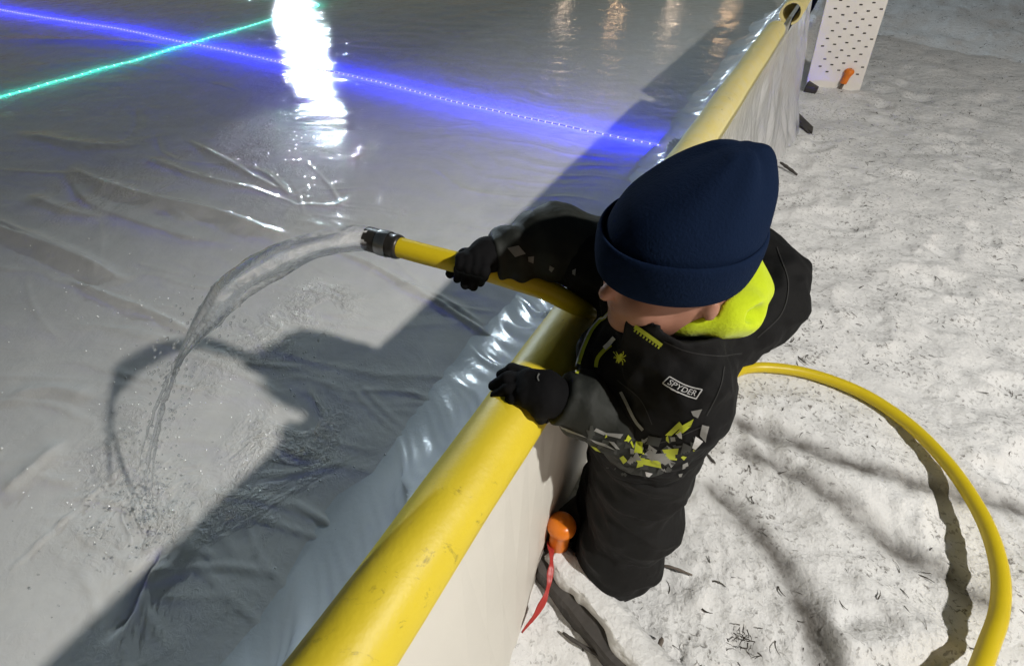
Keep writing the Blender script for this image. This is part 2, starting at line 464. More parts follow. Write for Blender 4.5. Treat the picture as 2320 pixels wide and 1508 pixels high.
hpts = [at(893, 557, .772), at(960, 575, .770), at(1060, 601, .766), at(1150, 628, .755), at(1240, 658, .735), at(1316, 694, .702),
        Vector((.21, .735, .60)), Vector((.33, .82, .40)), Vector((.47, .93, .18)), Vector((.60, 1.02, .06)),
        at(1690, 835, .03), at(1780, 836, .028), at(1870, 857, .03), at(1965, 897, .034), at(2060, 962, .036), at(2140, 1042, .045), at(2200, 1125, .055),
        at(2243, 1210, .062), at(2266, 1300, .068), at(2264, 1385, .070), at(2240, 1460, .070), at(2200, 1560, .08), at(2120, 1700, .05)]
hp = catmull(hpts, 12)
# --- snow outside the boards
SHADE_SOIL = [([(1625, 955), (1760, 990), (1900, 1050), (2040, 1088), (2170, 1120), (2330, 1160)], .030, 1.0),  # cast shadow lines painted as dark grooves; last entry is bare soil
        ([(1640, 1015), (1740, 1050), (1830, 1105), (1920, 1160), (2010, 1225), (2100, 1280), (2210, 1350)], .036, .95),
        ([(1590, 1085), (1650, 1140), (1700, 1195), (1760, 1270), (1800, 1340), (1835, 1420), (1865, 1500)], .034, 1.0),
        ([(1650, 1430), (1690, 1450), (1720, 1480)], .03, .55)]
SHADE_SOIL_P = [(pxline(p), w, k) for p, w, k in SHADE_SOIL]
RIDGE = pxline([(1850, 1508), (1900, 1474), (2000, 1452), (2100, 1446), (2200, 1462)])
STEPS = []
for i in range(420):
    STEPS.append((RNG.uniform(-.6, 5.5), RNG.uniform(-6, .0), RNG.uniform(0, 6.28), RNG.uniform(.03, .08), RNG.uniform(.4, 1)))
def shade_soil_attr(S, U, X, Y):
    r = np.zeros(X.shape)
    for p, w, k in SHADE_SOIL_P:
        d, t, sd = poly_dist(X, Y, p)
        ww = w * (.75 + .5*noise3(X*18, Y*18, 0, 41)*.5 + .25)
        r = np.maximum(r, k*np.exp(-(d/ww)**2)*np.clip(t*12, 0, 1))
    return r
def snow_h(S, U, X, Y):
    fd = 1/(1 + (np.hypot(X-.6, Y-.6)/3.2)**2)
    z = .022*fbm(X*1.7, Y*1.7, 0, 3, 3) + .015*(.3 + .7*fd)*fbm(X*7, Y*7, 0, 11, 2) + fd*.010*np.abs(fbm(X*20 + .4*fbm(X*6, Y*6, 0, 19, 2), Y*20, 0, 17, 3))
    chunky = np.exp(-(((X-.35)**2 + (Y-.30)**2)/.16))
    z += chunky*.016*np.abs(fbm(X*26, Y*26, 0, 23, 3))
    for s, u, a, r, k in STEPS:
        m = (np.abs(S-s) < .35) & (np.abs(U-u) < .35)
        if not m.any(): continue
        ds, du = S[m]-s, U[m]-u
        p, q = ds*math.cos(a)+du*math.sin(a), -ds*math.sin(a)+du*math.cos(a)
        e = np.sqrt((p/(r*1.9))**2 + (q/r)**2)
        z[m] += k*(-.020*np.exp(-e**4) + .009*np.exp(-((e-1.25)/.25)**2))
    z -= .016*shade_soil_attr(S, U, X, Y)
    d, t, sd = poly_dist(X, Y, RIDGE)
    z += .018*np.exp(-(d/.035)**2)*np.clip(t*6, 0, 1)*np.clip((1-t)*6, 0, 1)
    for q in hp[::3]:
        m = (np.abs(X-q.x) < .25) & (np.abs(Y-q.y) < .25)
        if not m.any(): continue
        d = np.hypot(X[m]-q.x + .02*(q.z > .04), Y[m]-q.y); k = np.exp(-(d/.085)**4)
        z[m] = z[m]*(1 - .06*k) if q.z > .04 else z[m]*(1 - k) + np.minimum(z[m], q.z - .019)*k
    # a little drift against the boards, pressed flat where the child stands
    z += .03*np.exp(-((.18-U)/.06)**2)*(.6 + .6*noise3(S*4, 0, 0, 5))*np.clip(S*2+1, 0, 1)
    for cx, cy in ((.25, .51), (.19, .61), (.27, .57)):
        k = np.exp(-((X-cx)**2 + (Y-cy)**2)/.012); z = z*(1-k) + (-.004)*k
    return z
S_sn = axis_grid(-.7, 2.2, 0, .0125, 1.014, -5, 22)
U_sn = axis_grid(-1.5, .26, 0, .0125, 1.014, -18, None)
snow = sheet('snow_ground', S_sn, U_sn, snow_h, M['snow'], shade_soil_attr)
tag(snow, 'trampled snow with dark grass and soil showing through outside the rink boards', kind='structure')

# --- the rink: ice, ground below it
RIDGES = [  # folds of the sheet frozen into the surface: polyline (photo points), height, half width, lopsidedness
    ([(150, 375), (240, 420), (360, 455), (480, 480), (580, 515), (690, 545)], .020, .055, .6),
    ([(-60, 500), (60, 540), (160, 580), (300, 640)], .017, .035, .5),
    ([(-60, 480), (100, 545), (200, 590), (250, 620)], .010, .02, -.4),
    ([(140, 630), (250, 670), (330, 700), (460, 760)], .009, .016, .3),
    ([(730, 555), (840, 600), (930, 650), (1010, 695), (1120, 770), (1190, 820)], .010, .014, .4),
    ([(900, 640), (990, 670), (1100, 740)], .008, .014, -.4),
    ([(430, 320), (520, 370), (600, 415), (660, 442)], .013, .03, .6),
    ([(560, 380), (610, 400), (655, 440), (690, 425)], .010, .022, -.5),
    ([(330, 355), (450, 400), (620, 440)], .009, .03, .3),
    ([(0, 1315), (110, 1210), (220, 1110), (330, 1010)], .006, .006, .9),
    ([(235, 1455), (285, 1395), (320, 1320), (370, 1235)], -.014, .012, -.7),
    ([(150, 390), (200, 460), (300, 500), (430, 540), (560, 560)], .008, .05, -.5),
    ([(0, 90), (250, 95), (420, 110)], .012, .09, .3), ([(40, 300), (200, 330), (330, 330)], .012, .08, .3),
    ([(60, 440), (160, 480), (250, 500)], .009, .04, .4),
    ([(440, 1130), (420, 1250), (300, 1330)], .008, .03, .3), ([(150, 1000), (60, 1080), (0, 1120)], .010, .03, .3),
    ([(800, 440), (760, 465), (690, 465)], .006, .02, .3), ([(0, 900), (120, 880), (220, 900)], .008, .04, .2),
]
RIDP = [(pxline(p), h, w, k) for p, h, w, k in RIDGES]
for i in range(90):       # short taut creases, mostly pulling towards the boards
    px, py = RNG.uniform(-80, 1050), RNG.uniform(60, 1400)
    c = at(px, py); a = math.radians(-24 + RNG.normal(0, 22)); L = RNG.uniform(.12, .55)*(.5 + .35*c.length)
    bend = RNG.normal(0, .06)*L
    RIDP.append(([tuple(c + Vector((math.cos(a)*L*(t-.5) - math.sin(a)*bend*math.sin(math.pi*t), math.sin(a)*L*(t-.5) + math.cos(a)*bend*math.sin(math.pi*t), 0))) for t in np.linspace(0, 1, 6)], RNG.uniform(.0012, .0036), RNG.uniform(.006, .012)*(.6 + .25*c.length), RNG.uniform(-.5, .9)))
LAND = at(335, 1185)
def ice_h(S, U, X, Y):
    z = .005*fbm(X*1.3, Y*1.3, 0, 31, 2) + .0018*fbm(X*5, Y*5, 0, 37, 2)
    rr = np.hypot(X, Y)
    wx, wy = X + .12*fbm(X*2, Y*2, 0, 43, 2), Y + .25*X + .12*fbm(X*2, Y*2, 5, 44, 2)
    amp = np.clip(.35 + .9*fbm(X*1.1, Y*1.1, 0, 45, 2), 0, 1)
    z += amp*.0045*(1 - np.abs(noise3(wx*1.6, wy*6.5, 0, 47)))**6 + amp*.0022*(1 - np.abs(noise3(wx*4, wy*13, 0, 48)))**5
    z += .0012*np.clip((rr-2)/3, 0, 1)*np.abs(fbm(X*2.2, Y*4, 0, 39, 2))
    for p, h, w, k in RIDP:
        pad = w*7; xs_ = [q[0] for q in p]; ys_ = [q[1] for q in p]
        m = (X > min(xs_)-pad) & (X < max(xs_)+pad) & (Y > min(ys_)-pad) & (Y < max(ys_)+pad)
        if not m.any(): continue
        xm, ym = X[m], Y[m]
        d, t, sd = poly_dist(xm, ym, p)
        ww = w*np.where(sd > 0, 1 - k*.7, 1 + k*.7)*(.8 + .3*noise3(xm*7, ym*7, 0, 51))
        z[m] += 1.45*h*np.exp(-(d/ww)**1.3)*np.clip(t*5, 0, 1)*np.clip((1-t)*5, 0, 1)
    d = np.hypot(X-LAND.x, Y-LAND.y)
    z += .004*noise3(X*28, Y*28, 0, 61)*np.exp(-(d/.15)**2)
    return z
S_ic = axis_grid(-.9, 3.0, 0, .0088, 1.025, -3.5, 16)
U_ic = axis_grid(.55, 2.7, 0, .0088, 1.025, .40, 11)
ice = sheet('ice', S_ic, U_ic, ice_h, M['ice'])
tag(ice, 'wet grey rink ice over a wrinkled clear liner', kind='structure')
gb = MB().add([(-45, -45, -.34), (45, -45, -.34), (45, 45, -.34), (-45, 45, -.34)], [(0, 1, 2, 3)]).build('ground', M['base'], smooth=False)
tag(gb, 'frozen ground under and beyond the rink', kind='structure')

# ================================================================== THE BOARDS
BU, BZ, BR = .225, .630, .050                    # bumper axis: offset, height, radius
def board(name, s0, s1, label):
    mb = MB(); n = 48
    v, f = [], []
    for i in range(n+1):
        s = s0 + (s1-s0)*i/n
        for u, z in ((.190, -.05), (.190, .30), (.196, .64), (.222, .64), (.222, .30), (.222, -.05)):
            du = .006*math.sin(s*3.1 + z*4) if u < .2 else 0
            v.append(W(s, u + du - .045*min(1.5, max(0, (.55-s)/.27))*max(0, .63-z)/.63, z))
    for i in range(n):
        for k in range(6):
            k2 = (k+1) % 6
            f.append((i*6+k, i*6+k2, (i+1)*6+k2, (i+1)*6+k))
    f += [(5,4,3,2,1,0), tuple(n*6+k for k in range(6))]
    o = mb.add(v, f).build(name, M['board'], smooth=False)
    return tag(o, label, 'rink board', 'white rink boards')
board('rink_board', -1.6, 1.30, 'near white rink board standing on the snow under the bright yellow bumper')
board('rink_board', 1.305, 3.42, 'far white rink board behind the shiny plastic skirt, past the child')

def bumper(s0, s1, label, u0=BU, u1=BU, z0=BZ, z1=BZ, r=BR):
    """a slit round tube pushed down over the board's top edge, hollow end"""
    prof = []
    for k in range(41):
        th = math.radians(-78 + 336*k/40); prof.append((r*math.sin(th + math.pi), -r*math.cos(th + math.pi)))
    prof = [(r*math.cos(math.radians(-70 + 320*k/40)), r*math.sin(math.radians(-70 + 320*k/40))) for k in range(41)]
    inner = [(x*.80, y*.80) for x, y in prof][::-1]
    loop = prof + inner; L = len(loop)
    n = 90; v, f = [], []
    for i in range(n+1):
        t = i/n; s = s0 + (s1-s0)*t
        uc, zc = u0 + (u1-u0)*t, z0 + (z1-z0)*t
        for x, y in loop:
            k = 1 + .02*float(np.sin(s*9.0 + 3*x/r)) + .012*math.sin(s*23 + 5*y/r)
            v.append(W(s, uc + x*k, zc + y*k))
    for i in range(n):
        for k in range(L):
            k2 = (k+1) % L
            f.append((i*L+k, (i+1)*L+k, (i+1)*L+k2, i*L+k2))
    for e in (0, n):
        for k in range(40):
            q = (e*L+k, e*L+k+1, e*L+L-2-k, e*L+L-1-k)
            f.append(q if e == 0 else q[::-1])
    o = mesh_obj('bumper_tube', v, f, M['bumper'])
    es = o.modifiers.new('es', 'EDGE_SPLIT'); es.split_angle = math.radians(50)
    return tag(o, label, 'bumper', 'yellow bumper tubes on the boards')
bumper(-1.6, 3.07, 'long yellow bumper tube on the board top that the child leans over', BU-.003, BU+.012)
bumper(3.16, 6.5, 'shaded yellow bumper tube beyond the gap, at the far end of the boards', .195, .20, .70, .66, .052)

# --- clear plastic liner over the boards
liner = empty('plastic_liner', W(1.5, .3, 0), 'crinkled clear plastic liner draped over the rink boards', 'liner')
def drape(name, S, T, uf, zf, disp, mat):
    SS, TT = np.meshgrid(S, T, indexing='ij')
    U, Z = uf(SS, TT), zf(SS, TT); D = disp(SS, TT)
    eps = 1e-3
    dU, dZ = uf(SS, TT+eps)-U, zf(SS, TT+eps)-Z; ln = np.hypot(dU, dZ)+1e-9
    U = U - dZ/ln*D; Z = Z + dU/ln*D
    V = np.stack([SS*ES.x + U*EU.x, SS*ES.y + U*EU.y, Z], -1).reshape(-1, 3)
    n, k = len(S), len(T); I = np.arange(n*k).reshape(n, k)
    F = np.stack([I[:-1,:-1], I[1:,:-1], I[1:,1:], I[:-1,1:]], -1).reshape(-1, 4)
    return mesh_obj(name, V, F, mat, liner)
def in_u(S, T): return .272 + (.47 + .06*noise3(S*2.2, 0, 0, 71))*T**1.3
def in_z(S, T): return .585*np.clip(1-T, 0, 1)**1.9 + .0045*(1-T) + .004*0
def in_d(S, T):
    q = S - T*.42 + .03*noise3(S*5, T*3, 0, 72)
    w = (1 - np.abs(noise3(q*5, T*.9, 0, 73)))**4; w2 = (1 - np.abs(noise3(q*13, T*1.3 + 4, 0, 75)))**4; w3 = fbm(q*9, T*2, 0, 77, 2); w4 = (1 - np.abs(noise3(q*31, T*2.5, 0, 79)))**3
    env = np.clip(T*3-.08, 0, 1)*np.clip((.95-T)*1.7, 0, 1)
    return env*(.070*w*(.4 + 1.2*noise3(S*2, T*2, 0, 70)**2) + .050*w2 + .014*w3 + .010*w4 - .020)
drape('inner_sheet', np.arange(-1.3, 7.0, .010), np.linspace(0, 1, 90), in_u, in_z, in_d, M['liner'])
def sk_u(S, T):
    flare = np.clip((S-.95)/.9, 0, 1)
    return .172 - T**1.2*(.03 + .14*flare + .05*noise3(S*1.7, 0, 0, 81)*flare)
def sk_z(S, T): return .655 - .645*T
def sk_d(S, T):
    return np.clip(T*6, 0, 1)*(.022*(.4-np.abs(noise3(S*5+T, T*1.1, 0, 83))) + .010*(.35-np.abs(noise3(S*9-T*3, T*2, 0, 85))) + .0015*noise3(S*25, T*8, 0, 87))
drape('outer_skirt', np.arange(1.02, 4.3, .010), np.linspace(0, 1, 70), sk_u, sk_z, sk_d, M['skirt'])

# --- perforated white panel standing out from the boards
pa, pb = at(1826, 193, 0), at(1950, 199, 0)
pn = empty('perforated_panel', (pa+pb)/2, 'upright white plastic panel with rows of dark slots beyond the gap', 'panel')
ex = (pb-pa).normalized(); ez = Vector((-.17, -.05, 1)).normalized(); ey = ez.cross(ex).normalized()
wd = (pb-pa).length
MB().box(pa - ez*.03, ex*wd, ey*.012, ez*.68).build('sheet', M['perf'], pn, False, bevel=.003)
mb = MB()
for i in range(-14, 15):
    for j in range(-14, 15):
        x = i*.058 + j*.020; z = .36 + j*.050 - i*.036
        if .02 < x < wd-.03 and .09 < z < .63:
            o = pa + ex*x + ez*z - ey*.0025 - ez*.004
            MB().box(o, ex*.020, ey*.0035, ez*.008).build('slot', M['hole'], pn, False)

# ================================================================== STAKES WITH ORANGE CAPS
def capped_stake(base, hgt, label, lean=(0, 0)):
    root = empty('capped_stake', base, label, 'stake', 'orange capped stakes beside the boards')
    ax = Vector((lean[0], lean[1], 1)).normalized()
    o = Vector(base)
    mb = MB(); a = ax.orthogonal().normalized(); b = ax.cross(a)
    w = .011
    mb.box(o - ax*.06 - a*w - b*w*.8, a*w*2, b*w*1.6, ax*(hgt+.03))
    mb.build('stake', M['stake'], root, False, bevel=.0015)
    prof = [(.0, .046), (.006, .0455), (.0075, .0435), (.010, .0445), (.018, .043), (.0245, .038), (.0280, .031), (.0288, .025), (.0280, .019), (.0245, .012), (.0215, .004), (.0200, -.010), (.0195, -.040), (.0178, -.044), (.0150, -.042), (.0, -.038)]
    MB().lathe([(r_*1.17, z_*1.15) for r_, z_ in prof], o + ax*hgt, ax, 32).build('cap', M['cap'], root)
    return root
B1 = at(1258, 1276, 0.0)
capped_stake(B1, .120, 'orange capped stake in front of the near white board, red tape tied to it', (.05, .17))
B2 = at(1905, 199, 0.0)
capped_stake(B2, .080, 'orange capped stake in front of the perforated white panel', (.12, .0))
# red ribbon from the near stake
rp = catmull([at(1246, 1225, .085), at(1250, 1262, .10), at(1247, 1300, .096), at(1238, 1345, .078), at(1215, 1390, .05), at(1182, 1432, .02)], 8)
mb = MB(); v, f = [], []
for i, p in enumerate(rp):
    t = (rp[min(i+1, len(rp)-1)] - rp[max(i-1, 0)]).normalized()
    a = t.cross(Vector((.3, -.3, 1))).normalized(); w = .0055*(1 + .35*math.sin(i*.5)); 
    if i > len(rp)-6: w *= max(.15, (len(rp)-1-i)/6)
    up = t.cross(a).normalized()
    for q in (-1, -.4, .4, 1): v.append(p + a*w*q + up*(.0025*(1-abs(q)) + .001*math.sin(i*.9)))
for i in range(len(rp)-1):
    for k in range(3): f.append((i*4+k, i*4+k+1, (i+1)*4+k+1, (i+1)*4+k))
o = mb.add(v, f).build('tape', M['ribbon'])
so = o.modifiers.new('s', 'SOLIDIFY'); so.thickness = .0012
tag(o, 'strip of red tape hanging from the near capped stake onto the snow', 'tape')

# ================================================================== TIMBERS AND STICKS
def noisy_beam(a, b, w, h, seed, n=40):
    a, b = Vector(a), Vector(b); t = (b-a).normalized(); sx = t.cross(Vector((0,0,1))).normalized(); up = sx.cross(t)
    v, f = [], []; prof = [(-.5, 0), (-.5, .86), (-.42, 1), (.42, 1), (.5, .86), (.5, 0)]
    for i in range(n+1):
        p = a + (b-a)*i/n
        for k, (x, z) in enumerate(prof):
            e = .06*float(noise3(i*.35, k*3.1, 0, seed))
            v.append(p + sx*w*(x + e*.6) + up*h*(z + e))
    L = len(prof)
    for i in range(n):
        for k in range(L):
            k2 = (k+1) % L; f.append((i*L+k, (i+1)*L+k, (i+1)*L+k2, i*L+k2))
    f += [tuple(range(L)), tuple(n*L+k for k in range(L-1, -1, -1))]
    return v, f
ta, tb = at(1222, 1268, .0), at(1500, 1600, .0)
tim = empty('timber_brace', (ta+tb)/2, 'dark timber brace with a thick snow cap lying out from the near board', 'timber')
v, f = noisy_beam(ta, tb, .082, .052, 5); MB().add(v, f).build('beam', M['darkwood'], tim, False)
# snow lying on it
n, kk = 110, 20; v, f = [], []
t = (tb-ta).normalized(); sx = t.cross(Vector((0,0,1))).normalized()
if sx.x < 0: sx = -sx
for i in range(n+1):
    q = i/n; p = ta + (tb-ta)*q
    for k in range(kk+1):
        x = -1 + 2*k/kk
        wl = .016 + .012*float(noise3(q*9, 0, 1, 91)) ; wr = .080 + .012*float(noise3(q*8, 3, 1, 92))
        off = x*(wr if x > 0 else wl)
        z = (.056 + .026*(1-abs(x)**2.6))*min(1, .35 + q*7) + .001*min(0, 1)*(1 + .5*float(noise3(q*7, x*1.5, 0, 93))) - (.012 if abs(x) == 1 else 0)
        if x > .6: z -= (x-.6)*.075
        v.append(p + sx*(off + .003*float(noise3(q*22, x*4, 5, 94))) + Vector((0, 0, z)))
for i in range(n):
    for k in range(kk): f.append((i*(kk+1)+k, i*(kk+1)+k+1, (i+1)*(kk+1)+k+1, (i+1)*(kk+1)+k))
MB().add(v, f).build('snow_cap', M['snow_cap'], tim)
def stick(path, rad, name, label, mat='darkwood', grp=None, cat='stick'):
    p = catmull(path, 6); k = len(p)
    r = [rad*(1 - .45*abs(2*i/(k-1)-1)**3)*(1 + .15*math.sin(i*1.7)) for i in range(k)]
    return tag(MB().tube(p, r, 8).build(name, M[mat]), label, cat, grp)
stick([at(1768, 368, .03), at(1785, 380, .025), at(1806, 396, .012)], .0085, 'broken_stick', 'short black stick in the snow at the foot of the plastic skirt, beside the hat', 'darkwood', 'dark sticks by the boards')
stick([at(1802, 262, .03), at(1818, 285, .03), at(1842, 312, .012)], .009, 'broken_stick', 'black stick lying on a dark timber end, middle of the skirt foot', 'darkwood', 'dark sticks by the boards')
stick([at(1495, 1279, .012), at(1525, 1285, .02), at(1568, 1302, .012)], .0035, 'twig', 'thin brown twig on the snow beside the trouser leg', 'stake', None, 'twig')
stick([at(1595, 1020, .02), at(1610, 1038, .02), at(1622, 1050, .008)], .004, 'broken_stick', 'small black stick just behind the jacket hem', 'darkwood', 'dark sticks by the boards')
stick([at(1275, 1432, .02), at(1310, 1456, .018), at(1420, 1520, .01)], .0045, 'long_stick', 'long thin dark stick beside the near snow capped timber', 'darkwood', None)
stick([at(1500, 1445, .02), at(1490, 1475, .035), at(1482, 1515, .02)], .006, 'bark_strip', 'dark curved bark strip at the end of the snow capped timber', 'stake', None, 'bark')
def wedge(pts, h, label):
    P = [at(x, y, 0) for x, y in pts]; mb = MB(); n = len(P)
    v = [p - Vector((0, 0, .03)) for p in P] + [p + Vector((0, 0, h)) for p in P]
    f = [tuple(range(n-1, -1, -1)), tuple(range(n, 2*n))] + [(i, (i+1) % n, n+(i+1) % n, n+i) for i in range(n)]
    return tag(mb.add(v, f).build('timber_end', M['darkwood'], None, False, bevel=.004), label, 'timber', 'dark timber ends under the skirt')
wedge([(1800, 290), (1806, 268), (1838, 300), (1836, 312)], .035, 'dark timber end poking from the skirt with a stick on it')
wedge([(1822, 203), (1830, 192), (1852, 206), (1848, 210)], .03, 'dark timber end poking out beside the perforated panel')
# leaf
lf = at(1975, 370, .012)
v = [lf + Vector((.028*math.cos(a), .013*math.sin(a), .006*math.cos(2*a) + .004)) for a in np.linspace(0, 2*math.pi, 14, endpoint=False)] + [lf + Vector((0, 0, .012))]
o = MB().add(v, [(i, (i+1) % 14, 14) for i in range(14)]).build('dead_leaf', M['leaf']); so = o.modifiers.new('s', 'SOLIDIFY'); so.thickness = .003
tag(o, 'small black curled leaf alone on the snow right of the hat', 'leaf')

# --- grass blades poking through the snow
def snow_z(x, y):
    pts = np.array([[x, y]]); S = x*ES.x + y*ES.y; U = x*EU.x + y*EU.y
    return S, U
g = MB(); cand = []
while len(cand) < 9500:
    s, u = RNG.uniform(-.9, 9.5), RNG.uniform(-7.5, .12)
    if RNG.random() > 1/(1 + .06*(s*s + u*u)): continue
    cand.append((s, u))
cand = np.array(cand)
cx = cand[:,0]*ES.x + cand[:,1]*EU.x; cy = cand[:,0]*ES.y + cand[:,1]*EU.y
keep = (fbm(cx*3.1, cy*3.1, 0, 101, 3) + .45*RNG.standard_normal(len(cx))) > -.05
cand, cx, cy = cand[keep], cx[keep], cy[keep]
cz = snow_h(cand[:,0].copy(), cand[:,1].copy(), cx, cy)
for x, y, z in zip(cx, cy, cz):
    a = RNG.uniform(0, 6.28); L = RNG.uniform(.008, .032)*(1 + .15*math.hypot(x, y)); w = RNG.uniform(.0007, .0019)*(1 + .2*math.hypot(x, y)); cu = RNG.uniform(-1.6, 1.6); rise = RNG.uniform(.03, .4)
    if RNG.random() < .03: L *= 1.8
    p = Vector((x, y, z - .001)); v = []
    for i in range(5):
        t = i/4; aa = a + cu*t
        dvec = Vector((math.cos(aa), math.sin(aa), rise*(1 - 1.7*t)))
        sd = Vector((-math.sin(aa), math.cos(aa), .25))*w*(1 - .7*t)
        v += [p + sd, p - sd]; p = p + dvec*L/4
    g.add(v, [(2*i, 2*i+2, 2*i+3, 2*i+1) for i in range(4)])
tag(g.build('grass', M['grass'], None, False), 'dark dry grass bits sticking out of the trampled snow', kind='stuff')
# thawed grass tuft at the foreground
tf = at(1680, 1445, .0); g = MB()
for i in range(42):
    a = RNG.uniform(0, 6.28); r = abs(RNG.normal(0, .026)); b = Vector((tf.x + r*math.cos(a), tf.y + r*math.sin(a)*.8, .012))
    L = RNG.uniform(.006, .020); d = Vector((math.cos(a + RNG.normal(0, 2)), math.sin(a + RNG.normal(0, 2)), RNG.uniform(.0, .4))).normalized()
    sd = d.orthogonal().normalized()*RNG.uniform(.0008, .0018)
    m_ = b + d*L*.6 + Vector((0, 0, .001)); e = b + d*L - Vector((0, 0, .006))
    g.add([b+sd, b-sd, m_+sd*.7, m_-sd*.7, e], [(0, 2, 3, 1), (2, 4, 3)])
tag(g.build('grass_tuft', M['grass'], None, False), 'dark tuft of bare grass in the foreground snow left of the third painted shadow line', kind='stuff')

# ================================================================== LIGHT ROPES UNDER THE ICE
def rope(pts, col, e_added_glow, e_led, depth, label, step=.05):
    path = catmull([at(x, y, 0) for x, y in pts], 14)
    S_, U_ = [np.array([su(p)[k] for p in path]) for k in (0, 1)]
    zz = ice_h(S_, U_, np.array([p.x for p in path]), np.array([p.y for p in path]))
    c = path[len(path)//2]
    root = empty('light_rope', c, label, 'light rope', 'coloured light ropes under the ice')
    low = [p + Vector((0, 0, -depth)) for p in path]
    MB().tube(low, .008, 8).build('tube', emit('added_glow', col, e_added_glow), root)  # extra emitter hidden under the ice, added to widen the rope's glow
    mb = MB(); acc = 0
    path = [p + Vector((0, 0, float(z) + .001)) for p, z in zip(path, zz)]
    for i in range(len(path)-1):
        a, b = path[i], path[i+1]; L = (b-a).length
        while acc < L:
            p = a + (b-a)*(acc/L); r = .0074
            mb.lathe([(0, -r), (r*.7, -r*.7), (r, 0), (r*.7, r*.7), (0, r)], p, (0, 0, 1), 8); acc += step
        acc -= L
    o = mb.build('leds', emit('led', tuple(min(1, c*.35 + .65) for c in col), e_led), root); o['kind'] = 'stuff'
    MB().tube(path, .0055, 8).build('cord', emit('cord_glow', tuple(c*.86 + .14 for c in col), 1.7), root)
    return root
rope([(-260, -40), (0, 22), (220, 58), (430, 98), (640, 143), (760, 165), (900, 198), (1040, 235), (1200, 270), (1400, 312), (1545, 340), (1600, 352)], (.006, .008, 1.0), 820, 2.0, .045, 'bright blue light rope running across the ice to the boards')
rope([(-220, 260), (0, 218), (90, 195), (220, 160), (330, 130), (430, 98), (530, 70), (640, 38), (700, 20), (722, 12), (700, 5), (640, -8), (500, -40)], (.0, .62, .42), 110, 2.2, .035, 'green light rope crossing the blue one at the far left', .065)

# ================================================================== FAR LAMPS (seen only as reflections)
def lamp(px, py, dist, size, col, strength, label, name='flood_lamp', grp=None, cat='lamp', tilt=True):
    d = ray(px, py); t = H/-d.z; hit = CAM + d*t
    dh = Vector((d.x, d.y, 0)); el = -d.z/dh.length; dh.normalize()
    p = hit + dh*dist; p.z = dist*el
    root = empty(name, (p.x, p.y, -.34), label, cat, grp)
    MB().tube([(p.x, p.y, -.34), (p.x, p.y, p.z - size*.5)], .04, 10).build('pole', M['pole'], root)
    sx = dh.cross(Vector((0, 0, 1))).normalized(); back = dh
    MB().box(p - sx*size*.6 - Vector((0, 0, size*.5)) + back*.02, sx*size*1.2, back*.12, Vector((0, 0, size))).build('housing', M['pole'], root, False, bevel=.01)
    MB().box(p - sx*size*.5 - Vector((0, 0, size*.4)), sx*size, back*.015, Vector((0, 0, size*.8))).build('lens', emit('lamp_light', col, strength), root, False)
    return root
lamp(688, 95, 25, .31, (.74, .89, 1.0), 16500, 'white flood lamp on a tall pole far across the rink')
for i, (x, y) in enumerate(((1278, 30), (1392, 40), (1518, 40), (1648, 45))):
    lamp(x, y, 9, .16, (1.0, .62, .33) if i % 2 else (1.0, .74, .52), 22, ('warm lamp post across the rink, ' + ('first', 'second', 'third', 'last')[i] + ' from the flood lamp'), 'lamp_post', 'warm lamps across the rink')

# ================================================================== HOSE, FITTING AND WATER
hz = empty('garden_hose', at(1310, 690, .70), 'thick yellow hose with dark fitting, held over the bumper and curling onto the snow', 'hose')
MB().tube(hp, .0175, 20).build('hose_tube', M['hose'], hz)
d0 = (hp[0] - hp[3]).normalized()
mb = MB(); prof = [(.0, -.008), (.0195, -.008), (.021, -.004)]
z = 0
for i in range(9): prof += [(.0215, .002 + i*.0058), (.0198, .0045 + i*.0058)]
prof += [(.0215, .055), (.0205, .058), (.017, .058), (.016, .050), (0, .045)]
mb.lathe(prof, hp[0] - d0*.004, d0, 32).build('fitting', M['fitting'], hz)
MB().lathe([(.0222, .012), (.0226, .014), (.0226, .030), (.0222, .032)], hp[0] - d0*.004, d0, 32).build('ring', M['metal'], hz)
# jet
noz = hp[0] + d0*.050
LANDP = at(335, 1185, .0)
Tf = .417; vz0 = .2
jet = []; K = 70
for i in range(K+1):
    t = Tf*i/K
    q = i/K
    x = noz.x + (LANDP.x - noz.x)*q; y = noz.y + (LANDP.y - noz.y)*q
    jet.append(Vector((x, y, noz.z + (.2*t - 4.9*t*t)*((noz.z)/.771))))
v, f = [], []; nseg = 20; KQ = .62
for i, p in enumerate(jet):
    t = (jet[min(i+1, K)] - jet[max(i-1, 0)]).normalized(); a = t.cross(Vector((0, 0, 1))).normalized(); b = a.cross(t)
    q = i/K; r = (.0205 + .012*q)*min(1, max(.12, (KQ - q)/.26))
    for k in range(nseg):
        th = 2*math.pi*k/nseg
        rr = r*(1 + .10*math.sin(3*th + q*7)*(.4 + q) + .06*math.sin(7*th - q*10) + (.16 + .75*q)*float(noise3(math.cos(th)*1.3 + 7, math.sin(th)*1.3, q*9, 111)) + .10*float(noise3(math.cos(th)*3, math.sin(th)*3, q*30, 113)))
        v.append(p + (a*math.cos(th)*(1 + .5*q) + b*math.sin(th)*(1 - .25*q))*rr)
KB = int(K*.605); v = v[:(KB+1)*nseg]
for i in range(KB):
    for k in range(nseg):
        k2 = (k+1) % nseg; f.append((i*nseg+k, i*nseg+k2, (i+1)*nseg+k2, (i+1)*nseg+k))
f += [tuple(range(nseg-1, -1, -1)), tuple(KB*nseg+k for k in range(nseg))]
st = empty('water_jet', noz, 'clear jet of water arching from the hose down onto the ice', 'water')
jm = MB().add(v, f)
